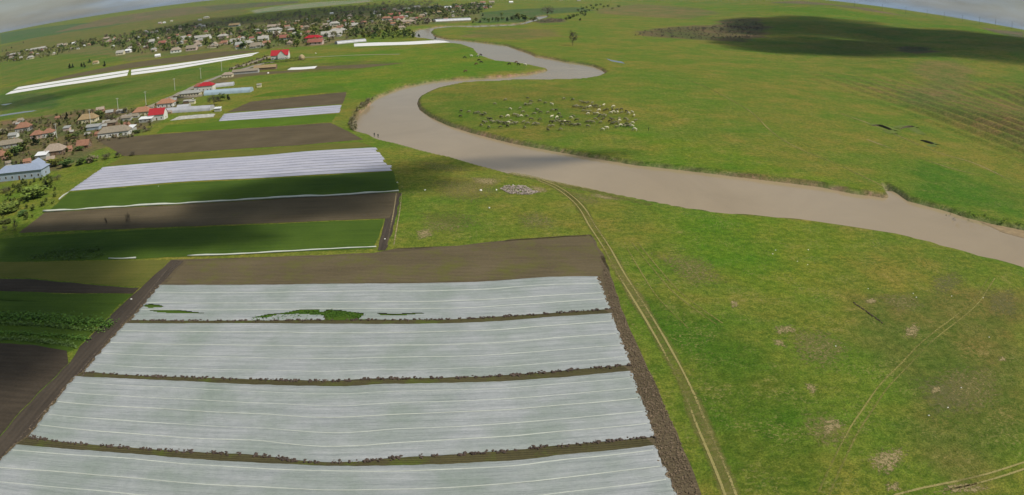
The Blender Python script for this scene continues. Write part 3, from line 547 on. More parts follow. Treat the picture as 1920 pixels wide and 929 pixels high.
holes1 = [[(-76.6,127.3),(-75.4,128.1),(-72.6,127.8),(-71,126.8),(-74.4,126.1)], [(-74.4,125),(-71.6,125.7),(-67.8,125.7),(-59.7,124.4),(-67.2,124.2),(-70.9,124.2)],
          [(-50.1,122.9),(-47.3,124.5),(-44.2,125.4),(-41.1,126.9),(-38.1,127.3),(-36.9,127.3),(-37,126.1),(-36.1,126.1),(-35.7,127.1),(-32.7,126.9),(-27.8,125.6),(-28.6,123.3),(-35.2,123.1),(-35.8,124.7),(-40.8,125),(-45.1,124.6),(-46.8,123.1)],
          [(-25.6,125.9),(-22.1,125.5),(-16.9,126.3),(-16.5,125.8),(-20,125.1),(-24.5,125)]]
words = ['topmost near fleece strip, torn open along its lower edge', 'second near fleece strip from the ploughed field, plain and unbroken',
         'third near fleece strip, with a sagging lower edge above the last strip', 'nearest fleece strip, cut off by the bottom of the picture']
seams = [(0.25, 0.55, 0.74), (0.19, 0.44, 0.66, 0.87), (0.13, 0.30, 0.46, 0.66, 0.83), (0.07, 0.27, 0.43, 0.63)]
gaps = []
M_GAP = row_mat('weedy_gap', (0.060, 0.052, 0.026), (0.110, 0.096, 0.042), furrow=0.5, weeds=(0.10, 0.13, 0.02), weed_amt=0.2)
for i in range(4):
    root = empty('fleece_strip', (0, 0, 0))
    tag(root, 'pale ' + words[i], 'row cover', 'near fleece strips')
    o, A, B = cloth('fleece', tops[i], bots[i], 300, 64, M_FLEECE, 11, parent=root, holes=holes1 if i == 0 else ())
    for t in seams[i]: seam(root, A, B, t, 0.09)
    edge = [B[k] + np.array([random.gauss(0, .18), random.gauss(-0.06, 0.2)]) for k in sorted(random.sample(range(300), 130)) for _ in range(random.randint(2, 7))]
    clods('soil_clods', edge, 0.07, 0.25, M_CLOD, label=f'dark lumps of soil weighing down the lower edge of near fleece strip {i+1}'.replace(f' {i+1}', ('', ' below the torn one', ' with the sagging edge', ' nearest the camera')[i]), cat='soil')
    if i < 3: gaps.append((B, i))
    side = [A[-1] * (1 - t) + B[-1] * t + np.array([random.gauss(0.0, 0.25), 0]) for t in np.linspace(0, 1, 60)] + [A[0] * (1 - t) + B[0] * t + np.array([random.gauss(-0.1, 0.25), 0]) for t in np.linspace(0, 1, 40)]
    clods('soil_clods', side, 0.08, 0.22, M_CLOD_L, label=('lumps of soil along the ends of the torn fleece strip', 'lumps of soil along the ends of the second fleece strip', 'lumps of soil along the ends of the third fleece strip', 'lumps of soil along the ends of the nearest fleece strip')[i], cat='soil')
for b_, i in gaps: sheet('weedy_gap', [tuple(q + np.array([0, 0.2])) for q in b_[::6]] + [tuple(np.array(q) - np.array([0, 0.2])) for q in tops[i + 1][::-1]], M_GAP, 0.05, jitter=0)
# crop showing through the tears
M_LEAF_C = mat('crop_leaf', (0.055, 0.120, 0.013), var=0.4, scale=1.5)
for h, z in zip(holes1, (0.075, 0.075, 0.08, 0.075)):
    c = np.mean(h, 0); sheet('exposed_crop', [tuple(c + (np.array(q) - c) * 1.12) for q in h], M_CROP, z, jitter=0)
def leaf_rows(name, lines, w, h, per_m, size, m, label, cat='crop'):
    v = []; f = []; rv = random.Random(name + label)
    for L in lines:
        S = smooth_line(L, 1.0); n = int(len(S) * per_m)
        for _ in range(n):
            q = S[rv.randrange(len(S))]; x = q[0] + rv.gauss(0, 0.5); y = q[1] + rv.gauss(0, w); z = abs(rv.gauss(0, h)) + 0.05
            s = size * rv.uniform(0.6, 1.4); a, t = rv.uniform(0, 6.28), rv.uniform(-0.9, 0.9)
            u = Vector((math.cos(a), math.sin(a), 0)) * s; p = Vector((-math.sin(a) * math.cos(t), math.cos(a) * math.cos(t), math.sin(t))) * s * 0.7
            b = len(v); c = Vector((x, y, z + zat(x, y)))
            v += [c - u, c - p, c + u, c + p]; f.append((b, b + 1, b + 2, b + 3))
    return tag(link(name, mesh(name, v, f), m), label, cat, kind='stuff')
leaf_rows('crop_plants', [[(-49,123),(-40.6,124.3),(-32.3,125),(-28.5,124.7)], [(-43,125.2),(-36.8,126.3),(-31.5,126)]], 0.5, 0.1, 60, 0.16, M_LEAF_C, 'green crop leaves showing through the tear in the topmost near fleece strip')

def fleece_field(label, top, bot, strips, m, n=60, gap=0.10, hump=0.28, group=None):
    """several long fleece tunnels side by side, each a strip of its own"""
    root = empty('fleece_field'); tag(root, label, 'row cover', group)
    A = resample(smooth_line(top, 3.0), 24); B = resample(smooth_line(bot, 3.0), 24)
    for s in range(strips):
        t0, t1 = (s + gap * 0.5) / strips, (s + 1 - gap * 0.5) / strips
        a = [tuple(A[k] * (1 - t0) + B[k] * t0) for k in range(24)]; b = [tuple(A[k] * (1 - t1) + B[k] * t1) for k in range(24)]
        if strips > 3: a[-1] = tuple(np.array(a[-1]) + np.array([random.uniform(-1.2, 0.4), 0])); b[-1] = tuple(np.array(a[-1]) + np.array(b[-1]) - np.array(A[-1] * (1 - t0) + B[-1] * t0))
        cloth('fleece_tunnel', a, b, n, 9, m, 1, amp=0.05, lift=0.05, parent=root, scallop=0.3, hump=hump, taper=True)
    return root
fleece_field('broad white field of fleece tunnels beside the green crop strip', [(-160.8,254.1),(-129.7,257.8),(-95.6,260.9),(-75.7,265.9),(-50.4,269.3)], [(-156.3,220.3),(-132.7,223.4),(-110.4,226.7),(-84.2,227.9),(-66.1,230.2),(-38.4,233.6)], 9, M_FLEECE_W, n=140)
fleece_field('small field of white fleece tunnels beside the bright green crop strip', [(-148.6,361.6),(-120,365.9),(-86.3,372.3)], [(-143.1,340.1),(-112.5,342),(-82.8,348.4)], 4, M_FLEECE_W, n=70)
fleece_field('low grey fleece beds behind the red-roofed house with a white lean-to', [(-176.1,362.4),(-165.2,363.6),(-154.3,363.3)], [(-176.2,350.9),(-163.7,352.8),(-151.6,353.6)], 3, mat('grey_fleece', (0.42, 0.41, 0.36), var=0.3, scale=0.5), n=40)
fleece_field('long white double fleece strip, left half, crossing the far meadow', [(-506,641.6),(-462.6,648.2),(-421.2,660.6),(-382.4,676.7)], [(-476.1,577),(-421,589),(-380.5,595.8),(-349,612.4)], 2, M_FLEECE_F, n=80, gap=0.2)
fleece_field('long white double fleece strip, right half, reaching toward the village', [(-378.3,674),(-338.6,688.2),(-299.9,711.3),(-260.4,745.5)], [(-344.7,613.1),(-308.5,626.2),(-279.8,662.9),(-254.7,701)], 2, M_FLEECE_F, n=80, gap=0.2)
fleece_field('bright white fleece strip on the meadow beside the far river arm', [(-166.5,784.3),(-146.2,787.4),(-116.4,780.7),(-82.4,789.5),(-70.1,778.5)], [(-157.5,741.5),(-126.4,739.1),(-94.2,739),(-61,755.2)], 1, M_FLEECE_F, n=60)
fleece_field('short white fleece strip right of the ochre barn', [(-173.1,570),(-162,568.5),(-151.7,571.2)], [(-171.3,552.2),(-159,550.1),(-149,552.6)], 1, M_FLEECE_F, n=30)
# fleece rolled up along the plot edges
def roll(label, pts, r):
    S = smooth_line(pts, 2.0); v = []; f = []; n = 7
    for i, q in enumerate(S):
        rr = r * (1 + 0.5 * wav(q[0], q[1], 3.0, 0.6)); y0 = 0.25 * wav(q[0], q[1], 8.0, 0.2)
        for k in range(n):
            a = 2 * math.pi * k / n; v.append((q[0], q[1] + y0 + rr * math.cos(a), 0.05 + rr * 0.8 + rr * 0.8 * math.sin(a)))
    for i in range(len(S) - 1):
        for k in range(n): f.append((i*n+k, i*n+(k+1) % n, (i+1)*n+(k+1) % n, (i+1)*n+k))
    f += [tuple(range(n))[::-1], tuple(range(len(S)*n - n, len(S)*n))]
    return tag(link('fleece_roll', mesh('fleece_roll', v, f, True), M_SEAM), label, 'fleece', 'rolled fleece along plot edges')
roll('long pale fleece roll between the green crop strip and the dark ploughed strip', [(-151.6,196.1),(-126.5,198.1),(-105.3,199.7),(-72.4,203.4),(-49.8,205.8),(-33.2,209.5)], 0.36)
roll('pale fleece roll along the lower edge of the second crop strip', [(-78.3,156.3),(-68.6,157),(-58,158.4),(-45.1,160.5),(-31.8,162.2)], 0.22)
roll('short pale fleece roll left of the lane end at the crop strip', [(-100.7,154.4),(-96.4,154.4),(-92.5,154.8)], 0.22)
roll('short pale fleece roll running down from the corner of the broad white field', [(-155.5,219.5),(-154.8,214.3),(-153.6,209.2)], 0.32)

# clods of the ploughed margin right of the strips
mar = np.array([(19.8,152.9),(20.5,139.4),(20.4,127.8),(20.8,118.7),(21.6,106.9),(22.3,99.1),(22.7,89.1),(23.3,79.8),(23.4,71),(20.6,71.3),(20.2,82.5),(19.7,103.4),(19.1,118.8),(19.4,138.1)])
lo, hi = mar.min(0), mar.max(0); cand = lo + rng.random((9000, 2)) * (hi - lo); cand = cand[sdist(cand, mar) > -0.3]
clods('soil_clods', cand[:2600], 0.05, 0.15, M_CLOD_L, label='pale broken clods on the ploughed margin right of the fleece strips', cat='soil')
til = np.array([(18.7,143.7),(19.6,138.1),(20.8,105.1),(22,96.6),(22.2,86.4),(22.6,77.4),(22.6,71.1),(20.4,71.3),(20,83.8),(19.6,105.2)])
M_VEG = mat('vegetable_leaf', (0.095, 0.185, 0.028), var=0.4, scale=0.6)
leaf_rows('vegetable_plants', [[(-122.5,118.8),(-102.1,119.2),(-89.7,118.7),(-79.8,117.6)]], 1.1, 0.5, 42, 0.28, M_VEG, 'dense dark row of leafy plants beside the dirt lane')
leaf_rows('vegetable_plants', [[(-119.5,115.2),(-99.8,116),(-90.6,115.6),(-80.6,115.1)]], 0.35, 0.35, 24, 0.22, mat('vegetable_leaf_2', (0.115, 0.185, 0.04), var=0.45, scale=0.6), 'thin paler row of leafy plants next to the dense dark one')
leaf_rows('vegetable_plants', [[(-116.2,111.2),(-97.1,111.9),(-88.2,111.7),(-81.7,111.2)]], 0.35, 0.35, 24, 0.22, M_VEG, 'middle row of leafy plants in the lower left plot')
leaf_rows('vegetable_plants', [[(-113.5,107.9),(-99.7,109.2),(-89.1,108.8),(-83.4,108.3)]], 0.35, 0.35, 24, 0.22, mat('vegetable_leaf_3', (0.12, 0.185, 0.05), var=0.45, scale=0.6), 'lowest row of leafy plants bordering the dark tilled soil')
leaf_rows('vegetable_plants', [[(-127.3,155),(-117.7,155),(-110.4,155.1),(-104.3,156.6)], [(-123.6,158.2),(-114.7,159),(-107.5,160.5)]], 1.2, 0.45, 20, 0.25, mat('shrub_leaf', (0.07, 0.115, 0.025), var=0.4, scale=0.5), 'dark low shrubs at the left end of the crop strip', 'shrubs')
# ------------------------------------------------------------------ trees and shrubs
def leaf_mat(name, c, var=0.35, hue=0.03):
    m = bpy.data.materials.new(name); m.use_nodes = True; nt = m.node_tree; b = nt.nodes['Principled BSDF']
    oi = nd(nt, 'ShaderNodeObjectInfo'); p = nd(nt, 'ShaderNodeNewGeometry').outputs['Position']
    n = nd(nt, 'ShaderNodeTexNoise', {'Vector': p, 'Scale': 0.6, 'Detail': 4.0, 'Roughness': 0.7}).outputs[0]
    f = nd(nt, 'ShaderNodeMapRange', {0: n, 1: 0.3, 2: 0.7}).outputs[0]
    mx = nd(nt, 'ShaderNodeMix', {0: f, 6: tuple(x * (1 - var) for x in c) + (1,), 7: tuple(x * (1 + var) for x in c) + (1,)}, data_type='RGBA').outputs[2]
    h = nd(nt, 'ShaderNodeMapRange', {0: oi.outputs['Random'], 3: 0.5 - hue, 4: 0.5 + hue}).outputs[0]
    v = nd(nt, 'ShaderNodeMapRange', {0: oi.outputs['Random'], 3: 0.8, 4: 1.2}).outputs[0]
    hs = nd(nt, 'ShaderNodeHueSaturation', {'Hue': h, 'Value': v, 'Color': mx})
    nt.links.new(hs.outputs[0], b.inputs['Base Color']); b.inputs['Roughness'].default_value = 0.8; b.inputs['Specular IOR Level'].default_value = 0.15
    return m
LEAF = {'g': leaf_mat('green_leaves', (0.098, 0.135, 0.032)), 'y': leaf_mat('spring_leaves', (0.165, 0.19, 0.036)), 'd': leaf_mat('dark_leaves', (0.035, 0.050, 0.020)),
        'b': leaf_mat('bare_twigs', (0.105, 0.085, 0.06)), 'o': leaf_mat('blossom_and_twigs', (0.21, 0.18, 0.10))}
M_BARK = mat('bark', (0.10, 0.08, 0.06), scale=2.0, var=0.3)
def crown_mesh(seed, kind, n, rx=0.5, h0=0.25, h1=1.0, leaf=0.09):
    """leaf-sized faces in clumps through a unit-high crown"""
    rv = random.Random(seed); v = []; f = []
    cl = []
    while len(cl) < 16:
        p = Vector((rv.uniform(-1, 1), rv.uniform(-1, 1), rv.uniform(-1, 1)))
        if 0.25 < p.length < 1: cl.append((p, rv.uniform(0.25, 0.5)))
    if kind == 'd': cl = [(Vector((rv.uniform(-1, 1), rv.uniform(-1, 1), 0)) * (1 - t) * 0.75 + Vector((0, 0, 2 * t - 1)), 0.3 * (1.1 - t)) for t in [k / 15 for k in range(16)]]
    for k in range(n):
        c, s = cl[k % len(cl)]
        p = c + Vector((rv.gauss(0, 1), rv.gauss(0, 1), rv.gauss(0, 1))) * s * 0.55
        p = Vector((p.x * rx * (1 if kind != 'd' else 0.8), p.y * rx, h0 + (h1 - h0) * (p.z * 0.5 + 0.5)))
        if p.z < 0.03: p.z = 0.03
        a, t = rv.uniform(0, 6.28), rv.uniform(-1.3, 1.3); s = leaf * rv.uniform(0.6, 1.5)
        th = 0.75 if kind != 'b' else 0.16
        u = Vector((math.cos(a), math.sin(a), rv.uniform(-.5, .5))) * s; w = Vector((-math.sin(a) * math.cos(t), math.cos(a) * math.cos(t), math.sin(t))) * s * th
        b = len(v); v += [p - u, p - w, p + u * 0.9, p + w]; f.append((b, b + 1, b + 2, b + 3))
    return v, f
def trunk_mb(seed, kind, thick=0.022):
    rv = random.Random(seed + 99); mb = MB()
    mb.tube((0, 0, -0.03), (0.01, 0.0, 0.45), thick, thick * 0.7); mb.tube((0.01, 0, 0.45), (0, 0.02, 0.85), thick * 0.7, thick * 0.2)
    for k in range(9 if kind == 'b' else 5):
        z = rv.uniform(0.25, 0.7); a = rv.uniform(0, 6.28); L = rv.uniform(0.22, 0.4); e = (math.cos(a) * L, math.sin(a) * L, z + L * rv.uniform(0.5, 1.0))
        mb.tube((0, 0, z), e, thick * 0.5, thick * 0.12, 5)
        if kind == 'b':
            for _ in range(3):
                a2 = a + rv.uniform(-.9, .9); m_ = [e[i] * 0.6 + (0, 0, z)[i] * 0.4 for i in range(3)]
                mb.tube(m_, (m_[0] + math.cos(a2) * L * 0.6, m_[1] + math.sin(a2) * L * 0.6, m_[2] + L * rv.uniform(0.2, 0.7)), thick * 0.25, thick * 0.06, 4)
    return mb
CROWN, TRUNK, FART = {}, {}, {}
FTRUNK = MB(); FTRUNK.tube((0, 0, -0.05), (0, 0, 0.5), 0.03, 0.02, 5); FTRUNK = FTRUNK.mesh('trunk'); FTRUNK.materials.append(M_BARK)
for kd in 'gydbo':
    for s in range(4):
        v, f = crown_mesh(s * 7 + ord(kd), kd, 420 if kd != 'b' else 300, rx=(0.36, 0.46, 0.52, 0.42)[s], h0=0.18, leaf=0.075 if kd != 'b' else 0.09)
        me = mesh('crown', v, f); me.materials.append(LEAF[kd]); CROWN[kd, s] = me
        tm = trunk_mb(s, kd).mesh('trunk'); tm.materials.append(M_BARK); TRUNK[kd, s] = tm
        v, f = crown_mesh(s * 11 + ord(kd), kd, 170, rx=(0.45, 0.55, 0.6, 0.5)[s], h0=0.1, leaf=0.12)
        me = mesh('crown', v, f); me.materials.append(LEAF[kd]); FART[kd, s] = me
WORDS = {'g': 'green', 'y': 'yellow-green', 'd': 'dark', 'b': 'bare grey-brown', 'o': 'pale budding'}
tree_n = [0]
def tree(x, y, h, w, kd, label, group, name='tree', far=False):
    tree_n[0] += 1; s = tree_n[0] % 4; rz = (tree_n[0] * 2.4) % 6.28; z = zat(x, y) - 0.02
    wx = max(w / h, 0.35)
    if far:
        o = empty(name, (x, y, z), rz); o.scale = (h * wx, h * wx, h)
        link('trunk', FTRUNK, [], parent=o); link('crown', FART[kd, s], [], parent=o)
    else:
        o = empty(name, (x, y, z), rz); o.scale = (h * wx, h * wx, h)
        link('trunk', TRUNK[kd, s], [], parent=o); link('crown', CROWN[kd, s], [], parent=o)
    return tag(o, label, 'tree' if name == 'tree' else 'shrub', group)
near_trees = [(-237.7,290.5,5.4,8.1,'g','tree','rounded green tree left of the beige hip-roofed house'),
 (-238.5,301.2,5.5,7.2,'g','tree','green tree between the tan roof and the hip-roofed house'),
 (-240.5,312.9,4.8,7.4,'d','tree','dark green tree behind the beige hip-roofed house'),
 (-234.4,281.6,4,5.8,'y','tree','yellow-green tree beside the terracotta roof at the left border'),
 (-204.4,267.6,3.2,4.4,'d','shrub','dark shrub behind the blue-grey roof'),
 (-192.4,261.6,3.3,7.1,'y','shrub','yellow-green shrub right of the blue-grey roof'),
 (-182.9,258.1,3.4,6.9,'g','shrub','green shrub in the hedge row below the small tiled shed'),
 (-177.5,261.3,3,6.4,'g','shrub','broad green shrub in the hedge row left of the fleece corner'),
 (-172.8,264.8,2.8,6,'o','shrub','pale shrub in the hedge row above the broad white fleece'),
 (-167.8,268.3,2.8,5.5,'b','shrub','bare shrub in the hedge row above the broad white fleece'),
 (-162.4,270.8,2.3,5,'b','shrub','bare shrub at the right end of the hedge row'),
 (-156.7,272.4,1.8,4.1,'b','shrub','low bare shrub beyond the end of the hedge row'),
 (-169.1,197.5,2.9,8.4,'y','shrub','spreading yellow-green shrub at the left border below the blue-grey roof'),
 (-168.9,213.3,4.4,9.1,'y','tree','large yellow-green tree below the blue-grey roof'),
 (-171.8,227,2.5,4.2,'d','shrub','small dark shrub right of the large yellow-green tree'),
 (-159.9,193.4,1.7,5.5,'g','shrub','low green shrub left of the ploughed strip'),
 (-191.1,222.7,2.1,5.6,'b','shrub','bare shrub at the left border below the blue-grey roof'),
 (-219.2,322.2,3.1,5.1,'g','tree','green tree left of the small tiled shed'),
 (-222.4,319.5,2.5,4.5,'y','shrub','yellow-green shrub beside the white post'),
 (-249.5,373.7,3.9,6.5,'d','tree','dark tree behind the ochre thatched roof, left side'),
 (-237.5,378.6,5.8,7.7,'g','tree','green tree right of the ochre thatched roof'),
 (-225.1,368.2,3.4,5.6,'b','tree','bare tree behind the long tan roof'),
 (-265.2,382.4,4.7,4.7,'d','tree','slender dark tree left of the ochre thatched roof'),
 (-273.7,355.9,3.9,5.8,'b','tree','bare tree right of the leftmost terracotta roof'),
 (-259.4,365.3,2.3,3.5,'d','shrub','small dark shrub on the lawn behind the houses'),
 (-228.8,385,2.9,5.2,'b','shrub','bare shrub behind the long tan roof'),
 (-225.7,390.3,2.9,4.5,'o','shrub','pale shrub left of the orange roof'),
 (-187.3,319.3,2.4,5.3,'g','shrub','green shrub in front of the long tan roof'),
 (-181.5,322.5,2.1,4.8,'g','shrub','green shrub at the corner of the bright crop strip'),
 (-177.1,326.2,1.9,4.3,'b','shrub','bare shrub between the long tan roof and the crop strip'),
 (-298.8,364.3,4.1,6.8,'b','tree','bare tree left of the leftmost terracotta roof'),
 (-297.1,355.3,3.3,6,'o','tree','pale tree at the left border among the sheds'),
 (-167.3,393.2,6.2,8,'b','tree','bare bushy tree at the end of the grey polytunnel'),
 (-169.2,408.2,4.5,5.1,'g','tree','small green tree behind the bare bushy one'),
 (-165.3,410.6,3.2,4.1,'d','tree','small dark tree by the reddish ploughed strip'),
 (-116.4,180.6,2.7,1.1,'b','tree','thin bare sapling on the dark ploughed strip, left one'),
 (-107.7,179.3,4.3,1.2,'b','tree','thin bare sapling on the dark ploughed strip, taller right one'),
 (-155,177.5,2.4,1.7,'b','tree','thin bare sapling at the left border by the crop strip'),
 (-150.1,177.3,4.1,2.1,'b','tree','tall thin bare sapling near the left border'),
 (-160.8,184.9,1.4,5.4,'g','shrub','low green scrub at the left end of the ploughed strip'),
 (-190.6,246.3,1.8,4.1,'d','shrub','dark shrub in front of the blue-grey house'),
 (-173.5,237.4,2.1,3.4,'b','shrub','brown leafless shrub right of the blue-grey house'),
 (-196.2,290.7,2,5.1,'g','shrub','green shrub in front of the small tiled shed'),
 (58.3,711.4,14.8,11.2,'b','tree','lone bare tree on the meadow beyond the river bend'),
 (63.7,1338.6,19.1,24.9,'b','tree','large bare tree beside the far end of the river'),
 (33.6,1150.2,7.4,13.1,'y','shrub','yellow-green willow shrub by the far river end'),
 (21.7,1165.9,10,16.7,'y','tree','yellow-green tree left of the far river end'),
 (11.4,1199.6,10.3,15.4,'y','tree','yellow-green tree on the far bank before the river end'),
 (109.8,1198.7,4.3,5.2,'d','shrub','small isolated dark bush on the hillside meadow'),
 (-104.3,843.9,3.6,4.9,'d','shrub','small dark bush on the bank at the far river neck'),
 (-81.6,804.1,2.9,4,'d','shrub','small dark bush on the bank behind the bright white fleece strip')]
for (x, y, h, w, kd, nm, lb) in near_trees: tree(x, y, h, w, kd, lb, 'village trees and shrubs' if x < 0 else 'trees by the river', name=nm)
def scatter(poly, n, seed, mind=0.0):
    P_ = np.array(poly); r_ = np.random.default_rng(seed); lo, hi = P_.min(0), P_.max(0); out = np.empty((0, 2))
    while len(out) < n:
        c = lo + r_.random((n * 4, 2)) * (hi - lo); out = np.vstack([out, c[sdist(c, P_) > 0]])
    return out[:n]
zones = [
 ('the far left end of the village', [(-1009.3,1219.6),(-1226.7,1484.3),(-1290.9,1636.7),(-1122.4,1586.7),(-1074.1,1727.3),(-865.8,1437.6),(-805.1,1210.9),(-810.3,1125.1),(-875.3,1124.3)], 26, 'gogyb'),
 ('the village behind the long fleece strip', [(-842,1352.2),(-1022.3,1699),(-964.9,1776),(-881.2,1839.4),(-744.7,1744.2),(-474.6,1230.1),(-335.7,886.4),(-358,851),(-442.2,869),(-519.8,920.1)], 74, 'gyogyb'),
 ('the village behind the red-roofed white house', [(-317.6,820.3),(-474.6,1230.1),(-461.7,1438.2),(-404.1,1560),(-332.6,1670),(-233,1212.5),(-183.1,851.5),(-223.5,767.2),(-276.2,778.6)], 84, 'gyogyb'),
 ('the village quarter beside the river neck', [(-179.4,834),(-247.6,1288.9),(-343.1,1860.6),(-209.3,1865.8),(-118.1,2134.1),(-42.3,2106.8),(-60.5,1464.6),(-100,1191.9),(-139.6,1040.7),(-161.5,871.2)], 84, 'gygyo')]
for zi, (zw, poly, n, kds) in enumerate(zones):
    for k, (x, y) in enumerate(scatter(poly, n, 50 + zi)):
        kd = kds[k % len(kds)]; d = math.hypot(x, y)
        h = random.uniform(5.5, 10.5); tree(x, y, h, h * random.uniform(0.7, 1.1), kd, f'small {WORDS[kd]} tree in {zw}', f'{WORDS[kd]} trees in {zw}', far=True)
for k, (x, y) in enumerate([(-170.9,860.1),(-167.3,874.4),(-155.9,843.9),(-155.4,876.3),(-143,837.2),(-142.8,869.6),(-132.4,840),(-129.8,863.3),(-121.3,842.8),(-119,866.8),(-110.3,838.1),(-168.6,928.4),(-155.3,930.3),(-142.9,933.3),(-184.3,957.2),(-132.7,928.1)]):
    h = random.uniform(6, 9.5); tree(x, y, h, h * 0.95, 'yyg'[k % 3], f'{WORDS["yyg"[k % 3]]} tree in the row above the bright white fleece strip', f'{WORDS["yyg"[k % 3]]} trees above the bright fleece strip', far=True)
for k, (x, y) in enumerate([(88.4,1209.2),(96.5,1247.1),(107.7,1308.4),(120.2,1376.1),(135,1452),(151.7,1537.2),(169.2,1632.6),(193.2,1778.7),(180.8,1807.5),(209.8,1984.4),(225.1,1994.3),(247.7,2089),(230.6,1876.4),(252.8,1965.9),(191.7,1677),(134.4,1381.9),(140.9,1588.5),(162.9,1726),(237.7,1768.4),(275.6,1927.4)]):
    h = random.uniform(4, 7); tree(x, y, h, h * 1.1, 'yg'[k % 2], f'{WORDS["yg"[k % 2]]} bush on the slope beyond the lone tree', f'{WORDS["yg"[k % 2]]} bushes on the slope', name='shrub', far=True)
for k, (x, y) in enumerate([(-57.2,1114),(-54.5,1175.7),(-46.6,1126.3),(-43.1,1206.7),(-34.3,1138.9),(-29.4,1203.8),(-20.8,1152.4),(-14.3,1219.1),(-6.3,1166.9),(2.1,1217.6),(-69.4,1250.1),(-51.6,1366.5),(-68.6,1417.9),(-17.8,1359.3)]):
    h = random.uniform(4, 7.5); tree(x, y, h, h, 'gyd'[k % 3], f'{WORDS["gyd"[k % 3]]} tree on the far bank beside the narrow river arm', f'{WORDS["gyd"[k % 3]]} trees on the far bank', far=True)
for k, (x, y) in enumerate([(-535.4,790.4),(-537.2,800.8),(-517.1,791),(-504,777),(-539.7,846.5),(-460.2,754.7),(-1462.8,1805.1),(-1484.2,1812),(-1530.4,1918.6),(-1657.8,2151.6)]):
    tree(x, y, random.uniform(4, 6), 5, 'd', 'small dark tree standing alone in the far left meadow', 'dark trees in the far left meadow', far=True)
def mass(name, poly, n, h, kd, label, cat, w=1.0, q=70, leaf=0.16, seed=3):
    v = []; f = []; base = [crown_mesh(300 + s, kd, q, rx=0.5, h0=0.05, leaf=leaf) for s in range(4)]
    rv = random.Random(seed)
    for k, (x, y) in enumerate(scatter(poly, n, seed)):
        bv, bf = base[k % 4]; hh = h * rv.uniform(0.6, 1.3); a = rv.uniform(0, 6.28); ca, sa = math.cos(a), math.sin(a); b = len(v); z = zat(x, y)
        v += [(x + (p.x*ca - p.y*sa) * hh * w, y + (p.x*sa + p.y*ca) * hh * w, z + p.z * hh) for p in bv]; f += [tuple(i + b for i in t) for t in bf]
    return tag(link(name, mesh(name, v, f), LEAF[kd]), label, cat, kind='stuff')
mass('woodland', [(-657,1537.9),(-780.4,1943.8),(-692.4,1920.9),(-590.7,2041.9),(-515.6,2256.1),(-414.2,2441.9),(-274.2,2447.7),(-206,2270.5),(-218.9,1952),(-328.3,1779.8),(-401.7,1647.3),(-443,1451.1),(-501.7,1389.6)], 420, 7.5, 'b', 'dark belt of bare woodland behind the village', 'woodland', q=60)
mass('woodland', [(-971.1,1697.3),(-920.4,1818.5),(-811.2,1863.1),(-684.1,1634.2),(-743.4,1550.3),(-784.2,1441.9)], 90, 6.0, 'b', 'dark tree belt along the back of the village, left part', 'woodland', q=60, seed=4)
mass('scrub', [(141.7,864.7),(171.3,952.5),(226.8,1047.1),(294.2,1092.8),(368.2,1260.7),(416.1,1287.7),(428.7,1264.7),(392.9,1126.1),(315.2,916.6),(269.1,850.7),(214.3,841.7),(174.5,863.3)], 420, 2.6, 'b', 'brown leafless scrub on the hillside partly under a cloud shadow', 'scrub', q=60, leaf=0.2, seed=5)
mass('reeds', [(37.2,1134.7),(62.5,1239.1),(84.9,1208.3),(78.6,1141.2),(48,1105.7)], 60, 3.0, 'b', 'brown reed bed beside the far end of the river', 'reeds', q=50, seed=6)
mass('scrub', [(128.9,188),(142.1,185),(158.6,178.9),(161.6,182.6),(151.9,189.1),(141.4,194)], 45, 0.55, 'g', 'rank green growth along the right river bank', 'scrub', q=60, leaf=0.14, seed=8)
mass('scrub', [(-74.4,344),(-72.9,371.3),(-72.6,384.9),(-75.6,389.1),(-76.7,365.5),(-73.5,328.8),(-68.2,303.7),(-64.8,302.1)], 70, 1.4, 'o', 'tan brushwood on the bank at the outside of the river bend', 'scrub', q=70, leaf=0.14, seed=9)
mass('scrub', [(-167.9,190.7),(-197.9,235.9),(-177.7,240.3),(-164.6,231),(-152.5,203.7),(-148.3,184.2)], 60, 1.6, 'g', 'tangled low growth in the garden below the blue-grey house', 'scrub', q=60, leaf=0.16, seed=10)
mass('scrub', [(-207.3,329.8),(-191.8,338),(-179.9,337.1),(-171,319.7),(-181.9,308.6),(-195.9,305.5)], 45, 1.5, 'o', 'pale weeds and brush behind the long tan roof', 'scrub', q=60, leaf=0.16, seed=11)

for zi, (zw, poly, n, kds) in enumerate(zones):
    for j, (kd, cnt, hh) in enumerate((('o', 160, 3.0), ('g', 150, 4.2), ('b', 100, 3.8), ('y', 110, 3.8))):
        mass('garden_growth', poly, (cnt, cnt * 2, cnt * 2, cnt * 2)[zi], hh, kd, f'{WORDS[kd]} garden bushes and fruit trees massed in {zw}', 'bushes', q=28, leaf=0.24, seed=60 + 5 * zi + j)
yards = [(-337,399.7),(-305.5,397.5),(-271.7,414.9),(-228.4,398),(-213.3,413.5),(-210.4,431.4),(-193.1,398.8),(-182.3,351.4),(-182.1,320.3),(-192.1,304.5),(-193.9,282.2),(-188.3,255.7),(-208.6,241.4)]
for j, (kd, cnt, hh) in enumerate((('o', 130, 1.5), ('g', 150, 1.8), ('b', 150, 2.0), ('y', 60, 1.6))):
    mass('garden_growth', yards, cnt, hh, kd, f'{WORDS[kd]} garden growth between the houses of the near village', 'bushes', q=50, leaf=0.2, seed=80 + j)
mass('garden_growth', [(-228,573.3),(-224.3,595.7),(-220.7,620.1),(-219.8,679.8),(-229,694.9),(-234.3,643.9),(-235.5,605.4)], 60, 1.8, 'o', 'pale roadside brush beside the fence above the long barn', 'bushes', q=50, leaf=0.2, seed=90)
